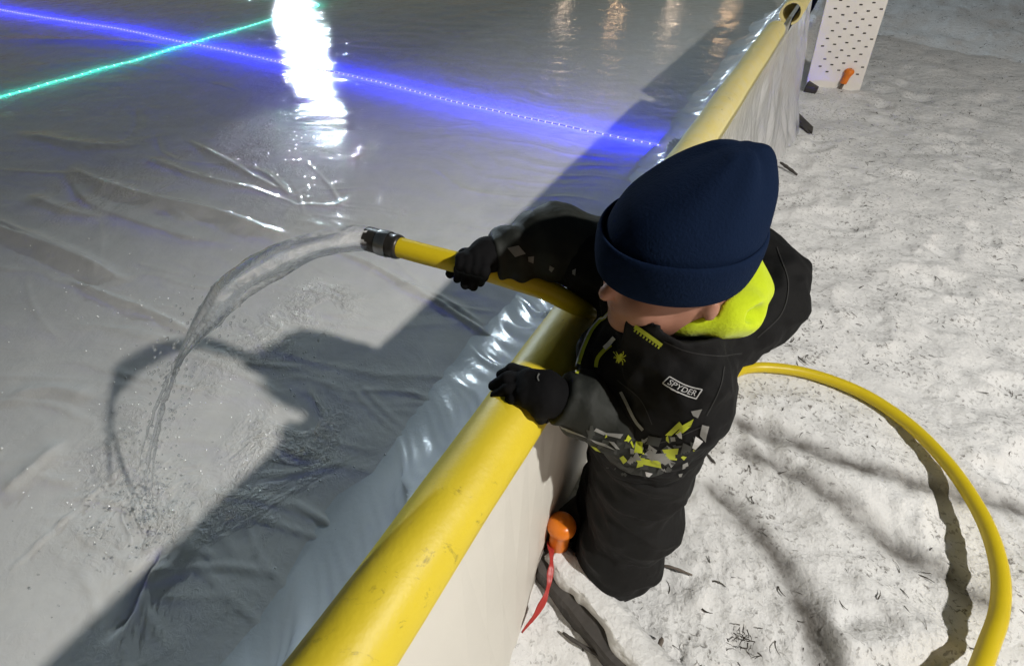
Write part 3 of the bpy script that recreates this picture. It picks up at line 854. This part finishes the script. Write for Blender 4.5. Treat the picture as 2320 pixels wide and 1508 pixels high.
for j in range(4):
    q0, q1 = RNG.uniform(.25, .7), RNG.uniform(.72, 1.0); ox, oy, oz = RNG.normal(0, .018, 3); pa_ = []
    for i in range(int(q0*K), int(q1*K)):
        q = i/K; e = (q-q0)/(q1-q0); pa_.append(jet[i] + Vector((ox, oy, oz))*(.3 + e) + Vector(RNG.normal(0, .0012, 3)))
    if len(pa_) > 4:
        jm.tube(pa_, [.0030*math.sin(math.pi*(i+.5)/len(pa_))*(.6 + .5*abs(math.sin(i*.8 + j))) + .0006 for i in range(len(pa_))], 8)
jo = jm.build('stream', M['water'], st)
nb = (KB+1)*nseg; sv = np.zeros(len(jo.data.vertices), np.float32)
for i in range(KB+1):
    for k in range(nseg):
        th = 2*math.pi*k/nseg
        sv[i*nseg+k] = max(0, min(1, .5 + 1.3*float(noise3(math.cos(th)*2.2, math.sin(th)*2.2 + 9, i/K*7, 117))))
jo.data.attributes.new('streak', 'FLOAT', 'POINT').data.foreach_set('value', sv)
mb = MB()
for i in range(300):
    q = RNG.uniform(.2, 1)**.6; p = jet[int(q*K)] + Vector(RNG.normal(0, .012 + .028*q, 3))
    if p.z < .01: p.z = .012 + abs(RNG.normal(0, .02))
    r = RNG.uniform(.001, .0032); ax = (jet[min(int(q*K)+1, K)] - jet[int(q*K)-1]).normalized()
    mb.lathe([(0, -r*2.2), (r*.6, -r*1.2), (r, 0), (r*.6, r*1.2), (0, r*2.2)], p, ax, 8)
for i in range(150):
    a, rr = RNG.uniform(0, 6.28), abs(RNG.normal(0, .14)); p = LANDP + Vector((rr*math.cos(a), rr*math.sin(a), .008 + abs(RNG.normal(0, .03))*math.exp(-rr*4)))
    r = RNG.uniform(.001, .0026)
    mb.lathe([(0, -r), (r*.7, -r*.7), (r, 0), (r*.7, r*.7), (0, r)], p, (0, 0, 1), 8)
o = mb.build('droplets', M['water'], st); o['kind'] = 'stuff'

bm_ = MB()
for px, py, sx, sy, n in ((420, 900, 150, 130, 150), (200, 690, 120, 60, 50), (560, 640, 90, 60, 25), (720, 760, 70, 50, 50), (640, 1010, 70, 80, 60), (640, 300, 130, 90, 45), (180, 1100, 130, 90, 40)):
    for i in range(n):
        x, y = RNG.normal(px, sx), RNG.normal(py, sy); p = at(x, y, 0); S1, U1 = su(p)
        if not .5 < U1 < 6: continue
        z = float(ice_h(np.array([S1]), np.array([U1]), np.array([p.x]), np.array([p.y]))[0]); r = RNG.uniform(.0012, .0034)
        bm_.lathe([(r, -.3*r), (r*.85, r*.35), (r*.45, r*.75), (0, r*.85)], (p.x, p.y, z), (0, 0, 1), 8)
tag(bm_.build('bubbles', M['bubble']), 'tiny white bubbles and beads of water on the wet ice', kind='stuff')

# ================================================================== THE CHILD
boy = empty('person', (.26, .53, 0), 'small child in navy hat and black jacket standing at the boards holding the hose', 'person')
A = lambda px, py, z: np.array(at(px, py, z))
FACE = Vector((-.955, -.297, 0)).normalized()           # where the head is turned
SIDE = Vector((0, 0, 1)).cross(FACE)                    # the child's left
HC = Vector((.212, .527, .868))                         # head centre
shL, elL, wrL = np.array((.238, .445, .735)), np.array((.232, .458, .612)), A(1262, 902, .682)
shR, elR, wrR = np.array((.215, .640, .755)), A(1235, 548, .790), A(1125, 578, .785)
hipL, knL, anL = np.array((.262, .540, .40)), np.array((.270, .538, .22)), np.array((.254, .500, .06))
hipR, knR, anR = np.array((.268, .640, .40)), np.array((.262, .640, .22)), np.array((.215, .612, .06))
neck, chest, belly = np.array((.222, .525, .79)), np.array((.240, .535, .65)), np.array((.266, .585, .42))

# --- body: one skin, head with a face
F_ = Field((-.0, .36, .03), (.42, .80, .99), .0042)
Rm = [list(FACE), list(SIDE), [0, 0, 1]]
F_.d = F_.ell(HC, (.083, .073, .092), Rm)
def hp_(f, s, z): return np.array(HC + FACE*f + SIDE*s + Vector((0, 0, z)))
F_.union(F_.ell(hp_(.030, 0, -.045), (.055, .055, .045), Rm), .02)          # jaw and cheeks
for sgn in (-1, 1):
    F_.union(F_.ell(hp_(.052, .032*sgn, -.030), (.028, .026, .026), Rm), .015)
    F_.union(F_.ell(hp_(-.005, .077*sgn, -.012), (.010, .006, .016), Rm), .004)     # ears
    F_.cut(F_.ell(hp_(.088, .028*sgn, -.002), (.014, .016, .009), Rm), .008)
F_.union(F_.cone(hp_(.080, 0, .004), hp_(.096, 0, -.020), .007, .0105), .010)        # nose
F_.union(F_.ell(hp_(.074, 0, -.045), (.014, .019, .006), Rm), .006)                  # lips
F_.cut(F_.ell(hp_(.090, 0, -.0455), (.012, .016, .0016), Rm), .003)
F_.union(F_.ell(hp_(.066, 0, -.072), (.018, .022, .014), Rm), .012)                  # chin
F_.chain([neck + (0, 0, .03), neck - (0, 0, .03)], [.040, .045], .015)
F_.chain([neck - (0, 0, .05), chest, belly], [.055, .085, .085], .03)
F_.chain([shL, elL, wrL], [.035, .028, .022], .02); F_.chain([shR, elR, wrR], [.035, .028, .022], .02)
F_.chain([hipL, knL, anL], [.062, .048, .036], .02); F_.chain([hipR, knR, anR], [.062, .048, .036], .02)
body = F_.build('body', M['skin'], boy)
mb = MB()
for sgn in (-1, 1):
    r = .009
    MB().lathe([(r*math.sin(a), -r*math.cos(a)) for a in np.linspace(0, math.pi, 10)], hp_(.073, .028*sgn, -.002), (0, 0, 1), 16).build('eye', M['eye'], body)

# --- trousers and boots
F_ = Field((.08, .33, -.02), (.44, .80, .50), .0045)
F_.chain([belly + (0, 0, .02), np.array((.265, .585, .36))], [.105, .105], .03)
F_.chain([hipL, knL, anL], [.092, .088, .078], .03)
F_.chain([anL, anL + (0, 0, -.03)], [.083, .088], .02)
F_.union(F_.ell((.243, .498, .085), (.100, .085, .085)), .04); F_.union(F_.ell((.262, .520, .225), (.090, .088, .060)), .04)
F_.chain([hipR, knR, anR + (.012, .006, .02)], [.090, .080, .070], .025)
fold = .006*fbm(F_.X*14, F_.Y*14, F_.Z*22, 121, 3) + .013*np.abs(fbm(F_.X*8 + F_.Z*8, F_.Y*8, F_.Z*15, 123, 2)) - .006
F_.d += fold
F_.cut(F_.Z - .012, .012)
F_.build('trousers', M['pants'], boy)
def boot(heel, toe, name='boot'):
    heel, toe = np.array(heel), np.array(toe)
    lo = np.minimum(heel, toe) - .075; hi = np.maximum(heel, toe) + .075; hi[2] = .17; lo[2] = -.02
    B = Field(lo, hi, .0036); mid = (heel+toe)/2
    B.chain([heel + (0, 0, .045), mid + (0, 0, .045), toe + (0, 0, .032)], [.042, .041, .036], .02)
    B.chain([heel + (0, 0, .06), heel + (.0, .0, .13)], [.042, .046], .03)
    B.d += .0022*fbm(B.X*50, B.Y*50, B.Z*50, 131, 2)
    B.cut(B.Z - .004, .004)
    o = B.build(name, M['boot'], boy)
    d = toe - heel; d = d/np.linalg.norm(d)
    s = MB(); n = 28; v = []
    c = Vector(mid); dx = Vector(d); dy = Vector((-d[1], d[0], 0)); Ln = float(np.linalg.norm(toe-heel))/2 + .044
    for z in (-.004, .016):
        for k in range(n):
            a = 2*math.pi*k/n; v.append(c + dx*math.copysign(abs(math.cos(a))**.7, math.cos(a))*Ln + dy*math.copysign(abs(math.sin(a))**.7, math.sin(a))*.043 + Vector((0, 0, z - c.z)))
    s.add(v, [(k, (k+1) % n, n+(k+1) % n, n+k) for k in range(n)] + [tuple(range(n-1, -1, -1)), tuple(range(n, 2*n))])
    s.build('sole', M['darkwood'], o, False)
    l = MB()
    for j in range(4):
        q = .3 + .14*j; p = Vector(heel + (toe-heel)*q); zt = .045 + .041 - .012*j*.5
        l.tube(catmull([p - dy*.022 + Vector((0, 0, zt-.008)), p + Vector((0, 0, zt+.003)), p + dy*.022 + Vector((0, 0, zt-.008))], 4), .0022, 6)
    l.build('laces', M['ribbon'], o)
    return o
boot((.235, .635, 0), (.140, .595, 0)); boot((.285, .492, 0), (.190, .528, 0))

# --- jacket
HOOD = [(A(1600, 790, .748), .036), (A(1665, 752, .748), .046), (A(1728, 695, .752), .054), (A(1738, 640, .765), .050), (A(1705, 585, .78), .044), (A(1630, 545, .77), .042)]
F_ = Field((.02, .33, .36), (.50, .80, .90), .0042)
F_.chain([neck + (.0, 0, -.035), np.array((.222, .535, .71)), chest + (-.016, 0, 0), np.array((.242, .558, .54)), belly + (0, 0, .0)], [.066, .100, .116, .116, .108], .03)
F_.union(F_.cone(np.array((.232, .462, .725)), np.array((.222, .622, .745)), .060, .062), .04)
F_.chain([shL, (shL+elL)/2, elL], [.058, .058, .058], .035)
F_.chain([shR, (shR + elR)/2], [.068, .062], .03)
F_.chain([p for p, r in HOOD], [r for p, r in HOOD], .03)
# standing collar, open at the throat
cn = np.array((.216, .527, .800))
ang = np.arctan2(F_.Y-cn[1], F_.X-cn[0]); rad = np.hypot(F_.X-cn[0], F_.Y-cn[1]); fa = math.atan2(FACE.y + .12, FACE.x)
da = np.abs((ang - fa + math.pi) % (2*math.pi) - math.pi)
col = np.maximum(np.abs(rad - .082) - .011, np.abs(F_.Z - .799) - .046 + .02*np.clip(.5-da, 0, 1))
F_.union(np.maximum(col, .16 - da*rad*4), .018)
folds = .006*fbm(F_.X*11, F_.Y*11, F_.Z*16, 141, 3) + .0065*np.abs(fbm(F_.X*26 + F_.Z*8, F_.Y*26, F_.Z*20, 143, 2))
F_.d += folds - .002
F_.cut(F_.Z - .405 - .012*np.sin(np.arctan2(F_.Y-.58, F_.X-.266)*2), .012)
F_.cut(F_.ell((.214, .525, .86), (.088, .082, .09)), .012)                    # room for the head
F_.cut(F_.cone(A(1560, 700, .845), A(1700, 650, .86), .035, .055), .02)       # hollow of the hood
jacket = F_.build('jacket', M['jacket'], boy)

def sleeve(a, b, c, ra, rb, rc, seed, name='sleeve'):
    lo = np.minimum(np.minimum(a, b), c) - .10; hi = np.maximum(np.maximum(a, b), c) + .10
    S_ = Field(lo, hi, .0038)
    S_.chain([a, b, c], [ra, rb, rc], .03)
    t = np.array(c) - np.array(b); t = t/np.linalg.norm(t)
    q = (S_.X-c[0])*t[0] + (S_.Y-c[1])*t[1] + (S_.Z-c[2])*t[2]
    S_.d += .006*fbm(S_.X*16, S_.Y*16, S_.Z*20, seed, 3) + .004*np.sin(q*130 + 3*fbm(S_.X*9, S_.Y*9, S_.Z*9, seed+3, 2))*np.clip((q+.14)*9, 0, 1)
    S_.cut(.010 - q, .008)
    return S_.build(name, M['sleeve'], jacket)
sleeve(elL + (.0, .0, .02), elL + (-.03, .0, .0), wrL + np.array((.012, 0, 0)), .060, .060, .042, 151)
sleeve((shR+elR)/2 + (.05, 0, 0), elR + (.01, 0, -.004), wrR + np.array((.002, 0, 0)), .064, .058, .044, 161)

# --- lime fleece lining lying in the hood
F_ = Field((.10, .38, .72), (.42, .70, .93), .0034)
LN = [(A(1432, 714, .818), .008), (A(1495, 712, .824), .014), (A(1565, 714, .826), .022), (A(1625, 712, .826), .030), (A(1668, 700, .825), .036), (A(1684, 655, .830), .034), (A(1676, 605, .838), .030)]
F_.chain([p for p, r in LN], [r for p, r in LN], .02)
F_.d += .006*fbm(F_.X*16, F_.Y*16, F_.Z*16, 171, 2)
F_.cut(F_.cone(A(1610, 704, .842), A(1730, 712, .838), .008, .012), .012)
F_.cut(F_.ell((.212, .527, .868), (.080, .070, .086)), .006)
F_.build('hood_lining', M['lime'], jacket)
MB().tube(catmull([A(1630, 672, .842), A(1670, 655, .846), A(1700, 628, .85), A(1708, 600, .85)], 6), .0085, 10).build('collar_trim', M['orange'], jacket)

# --- hat
hat = empty('hat', (.216, .531, .88)); hat.parent = boy; hat.location = Vector((.216, .531, .88)) - Vector(boy.location)
def loft(rows, n=96, wob=0):
    v, f = [], []
    for i, (z, r, cx, cy, k) in enumerate(rows):
        for j in range(n):
            th = 2*math.pi*j/n
            fold = k*(math.sin(3*th + .8) + .5*math.sin(5*th + 2) + .4*math.sin(8*th))
            rr = r*(1 + fold) * (1 + .03*math.cos(2*(th - math.atan2(FACE.y, FACE.x))))
            v.append((cx + rr*math.cos(th), cy + rr*math.sin(th), z + .3*k*r*math.sin(3*th + 1)))
    for i in range(len(rows)-1):
        for j in range(n): f.append((i*n+j, i*n+(j+1) % n, (i+1)*n+(j+1) % n, (i+1)*n+j))
    f.append(tuple((len(rows)-1)*n + j for j in range(n)))
    return v, f
HX, HY = .206, .530
def interp(keys, m):
    P = catmull([Vector((k[0], k[1], k[2])) for k in keys], m); Q = catmull([Vector((k[3], k[4], 0)) for k in keys], m)
    return [(p.x, p.y, p.z, q.x, q.y) for p, q in zip(P, Q)]
rows = interp([(.890, .0870, HX, HY, 0), (.915, .0905, HX+.001, HY, .002), (.936, .0890, HX+.005, HY, .005), (.958, .0825, HX+.012, HY+.002, .012), (.980, .0695, HX+.024, HY+.004, .028), (.998, .0535, HX+.034, HY+.007, .055), (1.012, .0365, HX+.043, HY+.009, .10), (1.020, .0220, HX+.047, HY+.010, .14), (1.022, .005, HX+.048, HY+.010, .06)], 6)
v, f = loft(rows); mesh_obj('crown', v, f, M['hat'], hat)
cuff = [(.890, .090), (.879, .0945), (.875, .0985), (.878, .1025), (.890, .1055), (.905, .107), (.920, .1068), (.9275, .1055), (.931, .1025), (.929, .0995), (.922, .0985)]
cr = interp([(z, r, HX, HY, .003) for z, r in [(z_, r_*.925) for z_, r_ in cuff]], 4)
v, f = [], []; n = 96
for i, (z, r, cx, cy, k) in enumerate(cr):
    for j in range(n):
        th = 2*math.pi*j/n; r2 = r*(1 + .03*math.cos(2*(th - math.atan2(FACE.y, FACE.x)))) + .0012*math.sin(4*th+1)
        dz = -.006*math.cos(th - math.atan2(FACE.y, FACE.x)) + .002*math.sin(3*th)
        v.append((cx + r2*math.cos(th), cy + r2*math.sin(th), z + dz))
for i in range(len(cr)-1):
    for j in range(n): f.append((i*n+j, i*n+(j+1) % n, (i+1)*n+(j+1) % n, (i+1)*n+j))
mesh_obj('cuff', v, f, M['hat'], hat)

# --- gloves
def glove(parts, lo, hi, seed, name='glove'):
    G = Field(lo, hi, .0021)
    for pts, rad, k in parts: 
        H_ = Field.__new__(Field); H_.X, H_.Y, H_.Z, H_.d = G.X, G.Y, G.Z, np.full(G.d.shape, 9.0)
        H_.chain(pts, rad, .006); G.union(H_.d, k)
    G.d += .0006*fbm(G.X*90, G.Y*90, G.Z*90, seed, 2)
    return G.build(name, M['glove'], boy)
gl = [([A(1268, 905, .682), A(1240, 893, .690)], [.029, .029], .01),                      # wrist
      ([A(1236, 876, .692), A(1200, 866, .694)], [.025, .021], .012), ([A(1234, 905, .688), A(1196, 896, .689)], [.023, .019], .012)]
for (k, m1, t1, r) in (((1196, 846, .693), (1160, 836, .692), (1134, 848, .674), .0088), ((1192, 861, .695), (1150, 856, .694), (1117, 873, .670), .0092),
                       ((1190, 879, .693), (1152, 879, .690), (1122, 895, .668), .0090), ((1192, 897, .689), (1162, 903, .683), (1140, 916, .664), .0080)):
    gl.append(([A(*k), A(*m1), A(*t1)], [r*1.15, r, r*.85], .0035))
gl.append(([A(1230, 905, .690), A(1222, 928, .680), A(1226, 948, .658)], [.014, .012, .009], .007))    # thumb along the outer side
gA = glove(gl, (-.08, .36, .60), (.13, .56, .745), 181)
hd = (hp[30] - hp[18]).normalized()
def hs(px, py, dz=0): return A(px, py, .767 + dz)
gr = [([wrR, A(1102, 580, .790)], [.030, .027], .01), ([A(1102, 574, .793), A(1082, 584, .793)], [.025, .020], .012)]
for (x, r, e) in ((1044, .0085, 30), (1062, .0092, 44), (1080, .0092, 46), (1097, .0082, 34)):
    gr.append(([A(x+16, 578, .795), A(x+2, 586 + (x-1046)*.1, .797), A(x+1, 602 + (x-1046)*.26, .791), A(x-3, 612 + (x-1046)*.26, .770), A(x-8, 608 + e*.8 + (x-1046)*.1, .752)], [r*1.2, r*1.05, r, r, r*.85], .003))
gr.append(([A(1085, 572, .786), A(1052, 578, .772), A(1030, 596, .757), A(1020, 620, .745)], [.013, .0105, .0092, .008], .006))    # thumb under the hose
gB = glove(gr, (-.16, .56, .70), (.04, .76, .86), 191)
MB().tube(catmull([A(1236, 928, .655), A(1232, 940, .645), A(1238, 950, .632)], 4), .007, 8).build('strap', M['glove'], gA)

# --- prints and zips laid onto the jacket
dg = bpy.context.evaluated_depsgraph_get()
def bvh_of(objs):
    V, F = [], []
    for o in objs:
        off = parent_world(o); b = len(V)
        V += [tuple(v.co + off) for v in o.data.vertices]; F += [tuple(i + b for i in p.vertices) for p in o.data.polygons]
    return BVHTree.FromPolygons(V, F)
garm = [jacket] + [c for c in jacket.children if c.name.startswith(('sleeve', 'hood'))]
bv = bvh_of(garm)
def onto(px, py, lift=.0016):
    d = ray(px, py); h, nrm, i, dist = bv.ray_cast(CAM, d)
    if h is None: return None
    if nrm.dot(d) > 0: nrm = -nrm
    return h + nrm*lift
def quad_patch(mb, c, m, n=6, lift=.0016):
    """c: four photo corners, wrapped over the cloth"""
    P = [[None]*(n+1) for _ in range(n+1)]
    for i in range(n+1):
        for j in range(n+1):
            a, b = i/n, j/n
            x = (1-a)*(1-b)*c[0][0] + a*(1-b)*c[1][0] + a*b*c[2][0] + (1-a)*b*c[3][0]
            y = (1-a)*(1-b)*c[0][1] + a*(1-b)*c[1][1] + a*b*c[2][1] + (1-a)*b*c[3][1]
            P[i][j] = onto(x, y, lift)
    for i in range(n):
        for j in range(n):
            q = [P[i][j], P[i+1][j], P[i+1][j+1], P[i][j+1]]
            if any(p is None for p in q): continue
            if max((q[k]-q[(k+1) % 4]).length for k in range(4)) > .009: continue
            mb.add(q, [(0, 1, 2, 3)], m)
def strip(mb, pts, w, m, n=8, lift=.002):
    P = catmull([Vector((x, y, 0)) for x, y in pts], n)
    for i in range(len(P)-1):
        t = (P[i+1]-P[i]).normalized(); s = Vector((-t.y, t.x, 0))*w/2
        t2 = (P[min(i+2, len(P)-1)] - P[i]).normalized(); s2 = Vector((-t2.y, t2.x, 0))*w/2
        q = [onto(*(P[i]+s).xy, lift), onto(*(P[i+1]+s2).xy, lift), onto(*(P[i+1]-s2).xy, lift), onto(*(P[i]-s).xy, lift)]
        if any(p is None for p in q): continue
        if max((q[k]-q[(k+1) % 4]).length for k in range(4)) > .03: continue
        mb.add(q, [(0, 1, 2, 3)], m)
pm = [M['limeprint'], M['greyprint'], M['whiteprint'], M['darkprint']]
mb = MB()
def poly(m, *c): quad_patch(mb, c, m)
poly(3, (1330, 985), (1600, 985), (1596, 1050), (1330, 1050)) if False else None
poly(0, (1507, 984), (1540, 953), (1547, 963), (1522, 985)); poly(0, (1536, 972), (1545, 962), (1571, 947), (1566, 960)); poly(0, (1530, 982), (1546, 966), (1566, 962), (1548, 978))
poly(0, (1441, 998), (1458, 998), (1455, 1025), (1437, 1024)); poly(0, (1500, 1016), (1538, 1013), (1532, 1040), (1512, 1038))
poly(0, (1452, 1036), (1495, 1042), (1498, 1058), (1450, 1048)); poly(1, (1455, 1027), (1505, 1024), (1520, 1042), (1498, 1056))
poly(2, (1532, 980), (1544, 976), (1546, 992), (1540, 990)); poly(2, (1575, 986), (1592, 998), (1575, 1016), (1568, 1012)); poly(1, (1590, 960), (1605, 965), (1598, 1000), (1585, 985))
poly(1, (1335, 992), (1372, 1004), (1395, 1018), (1350, 1002)); poly(1, (1365, 978), (1412, 982), (1405, 992), (1372, 984)); poly(1, (1380, 998), (1392, 1000), (1404, 1016), (1395, 1014))
poly(2, (1462, 1066), (1478, 1070), (1470, 1078), (1464, 1076)); poly(1, (1536, 1072), (1546, 1070), (1543, 1078), (1538, 1078)); poly(1, (1428, 1032), (1442, 1036), (1440, 1044), (1430, 1038))
poly(1, (1268, 962), (1320, 984), (1330, 990), (1275, 972)); poly(1, (1350, 968), (1372, 978), (1368, 984), (1345, 974)); poly(0, (1340, 1008), (1352, 1012), (1362, 1022), (1350, 1018))
poly(1, (1565, 930), (1590, 925), (1580, 945), (1570, 940)); poly(3, (1470, 985), (1500, 990), (1492, 1010), (1465, 1004)); poly(3, (1548, 1000), (1568, 1010), (1556, 1035), (1542, 1026))
poly(1, (1150, 562), (1175, 556), (1190, 575), (1168, 582)); poly(1, (1195, 582), (1210, 580), (1208, 596), (1196, 592)); poly(1, (1246, 600), (1256, 606), (1250, 616), (1244, 610)); poly(1, (1298, 612), (1306, 608), (1304, 624), (1298, 620))
for i in range(70):
    x, y = RNG.uniform(1335, 1580), RNG.uniform(985, 1072); y += (x < 1400)*(-12); a = RNG.uniform(0, 3.1); L, w_ = RNG.uniform(8, 22), RNG.uniform(5, 13)
    c, d = math.cos(a), math.sin(a)
    quad_patch(mb, [(x + p*L*c - q*w_*d + RNG.uniform(-4, 4), y + p*L*d + q*w_*c + RNG.uniform(-4, 4)) for p, q in ((-.5, -.5), (.5, -.5), (.5, .5), (-.5, .5))], int(RNG.choice([3, 3, 3, 3, 1, 3, 0, 1], p=None)), 4, .0010 + .00001*i)
mb.build('camo_print', None, jacket, True, pm)
mb = MB()
for pl in ([(1505, 772), (1560, 796), (1630, 806), (1680, 800)], [(1640, 830), (1630, 880), (1600, 940)], [(1400, 860), (1452, 905), (1478, 960)], [(1345, 985), (1420, 1002), (1500, 1000), (1590, 965)], [(1760, 560), (1785, 640), (1770, 710), (1715, 765)]):
    mb = MB(); strip(mb, pl, 2.2, 0, 10, .0012)
    if mb.v: mb.build('seam', None, jacket, True, [M['seamprint']])
mb = MB(); strip(mb, [(1408, 886), (1422, 915), (1440, 950), (1458, 972)], 7, 0); mb.build('sleeve_piping', None, jacket, True, [M['greyprint']])
# front zip, throat flap edge, chest pocket zip
mb = MB()
strip(mb, [(1392, 692), (1372, 715), (1345, 745), (1328, 780), (1316, 815), (1306, 848)], 8, 0); strip(mb, [(1388, 694), (1368, 716), (1341, 746), (1324, 781), (1312, 815), (1303, 846)], 2.5, 1, lift=.003)
mb.build('front_zip', None, jacket, True, [M['limeprint'], M['whiteprint']]); mb = MB()
strip(mb, [(1440, 738), (1458, 750), (1478, 764), (1500, 780)], 9, 0)
for i in range(9): 
    x, y = 1440 + i*6.6, 741 + i*4.7; quad_patch(mb, ((x, y+3), (x+3, y+5), (x, y+10), (x-3, y+8)), 0, 2)
mb.build('collar_zip', None, jacket, True, [M['limeprint']])
mb = MB(); strip(mb, [(1386, 781), (1368, 796), (1356, 812), (1352, 832)], 9, 0); mb.build('pocket_zip', None, jacket, True, [M['limeprint']])
for pl in ([(1397, 764), (1385, 778), (1372, 790)], [(1390, 696), (1381, 706), (1372, 718)]):
    mb = MB(); strip(mb, pl, 10, 0, lift=.004)
    if mb.v: mb.build('zip_pull', None, jacket, True, [M['whiteprint']])
mb = MB()
def E(cx, cy, a, b, rot):
    c, s = math.cos(rot), math.sin(rot)
    quad_patch(mb, [(cx + x*a*c - y*b*s, cy + x*a*s + y*b*c) for x, y in ((-1, 0), (0, -1), (1, 0), (0, 1))], 0, 4)
E(1405, 813, 6, 9, .25); E(1408, 803, 4, 5, .25)
for sx in (-1, 1):
    for k, (dx, dy, ex, ey) in enumerate(((7, -7, 8, -16), (10, -3, 14, -7), (9, 3, 13, 8), (6, 7, 7, 16))):
        strip(mb, [(1406, 807 + k*2), (1406 + sx*dx, 807 + dy + sx*2), (1406 + sx*ex, 807 + ey + sx*3)], 2.2, 0, 4)
mb.build('spider_emblem', None, jacket, True, [M['limeprint']])
# sleeve badge: outlined box with its word
Q = [(1517, 853), (1591, 882), (1577, 902), (1503, 867)]
def bil(a, b):
    x = (1-a)*(1-b)*Q[0][0] + a*(1-b)*Q[1][0] + a*b*Q[2][0] + (1-a)*b*Q[3][0]
    y = (1-a)*(1-b)*Q[0][1] + a*(1-b)*Q[1][1] + a*b*Q[2][1] + (1-a)*b*Q[3][1]
    return x, y + 5*math.sin(math.pi*a)
mb = MB()
for b in (0, 1): strip(mb, [bil(a, b) for a in (0, .2, .4, .6, .8, 1)], 2.4, 0, 4)
for a in (0, 1): strip(mb, [bil(a, b) for b in (0, .5, 1)], 2.4, 0, 4)
mb.build('badge_outline', None, jacket, True, [M['whiteprint']])
cu = bpy.data.curves.new('badge', 'FONT'); cu.body = 'SPYDER'; cu.resolution_u = 3; cu.offset = .0
tmp = bpy.data.objects.new('badge_tmp', cu); C.objects.link(tmp)
bpy.context.view_layer.update()
me = bpy.data.meshes.new_from_object(tmp.evaluated_get(bpy.context.evaluated_depsgraph_get()))
bpy.data.objects.remove(tmp)
xs = [v.co.x for v in me.vertices]; ys = [v.co.y for v in me.vertices]
x0, x1, y0, y1 = min(xs), max(xs), min(ys), max(ys)
V = []; ok = True
for v in me.vertices:
    a, b = .08 + .84*(v.co.x-x0)/(x1-x0), .78 - .58*(v.co.y-y0)/(y1-y0)
    p = onto(*bil(a, b), .002); V.append(p if p is not None else Vector((.2, .4, .7)))
mesh_obj('badge_lettering', V, [tuple(p.vertices) for p in me.polygons], M['whiteprint'], jacket, False)
bv = bvh_of([gA]); mb = MB()
strip(mb, [(1222, 848), (1219, 856), (1222, 864)], 3, 0, 3); mb.build('glove_mark', None, gA, True, [M['greyprint']])

# ================================================================== LIGHT, CAMERA
def light(name, loc, power, col, radius):
    l = bpy.data.lights.new(name, 'POINT'); l.energy = power; l.color = col; l.shadow_soft_size = radius
    o = bpy.data.objects.new(name, l); o.location = loc; C.objects.link(o); return o
light('yard_lamp', (2.78, -1.17, 3.55), 810, (1.0, .968, .91), .065)

w = bpy.data.worlds.new('World'); bpy.context.scene.world = w; w.use_nodes = True
nt = w.node_tree; bg = nt.nodes['Background']
sky = nt.nodes.new('ShaderNodeTexSky'); sky.sky_type = 'NISHITA'; sky.sun_disc = False
sky.sun_elevation = math.radians(2); sky.sun_rotation = math.radians(150)
mixn = nt.nodes.new('ShaderNodeMix'); mixn.data_type = 'RGBA'
bw = nt.nodes.new('ShaderNodeRGBToBW'); nt.links.new(sky.outputs[0], bw.inputs[0])
bg.inputs['Strength'].default_value = .075
mixn.inputs[0].default_value = .15; nt.links.new(sky.outputs[0], mixn.inputs[6]); nt.links.new(bw.outputs[0], mixn.inputs[7])
nt.links.new(mixn.outputs[2], bg.inputs['Color'])

cam = bpy.data.cameras.new('camera'); co = bpy.data.objects.new('camera', cam); C.objects.link(co)
co.location = CAM; co.rotation_euler = (math.pi/2 - PITCH, 0, 0)
cam.sensor_width = 36; cam.lens = FPX/2320*36; cam.clip_start = .02; cam.clip_end = 300
sc = bpy.context.scene; sc.camera = co
sc.view_settings.view_transform = 'Standard'; sc.view_settings.look = 'None'; sc.view_settings.exposure = 0; sc.view_settings.gamma = 1
sc.cycles.max_bounces = 8; sc.cycles.transparent_max_bounces = 8; sc.cycles.caustics_reflective = False; sc.cycles.caustics_refractive = False
sc.cycles.sample_clamp_indirect = 6
sc.cycles.use_denoising = True
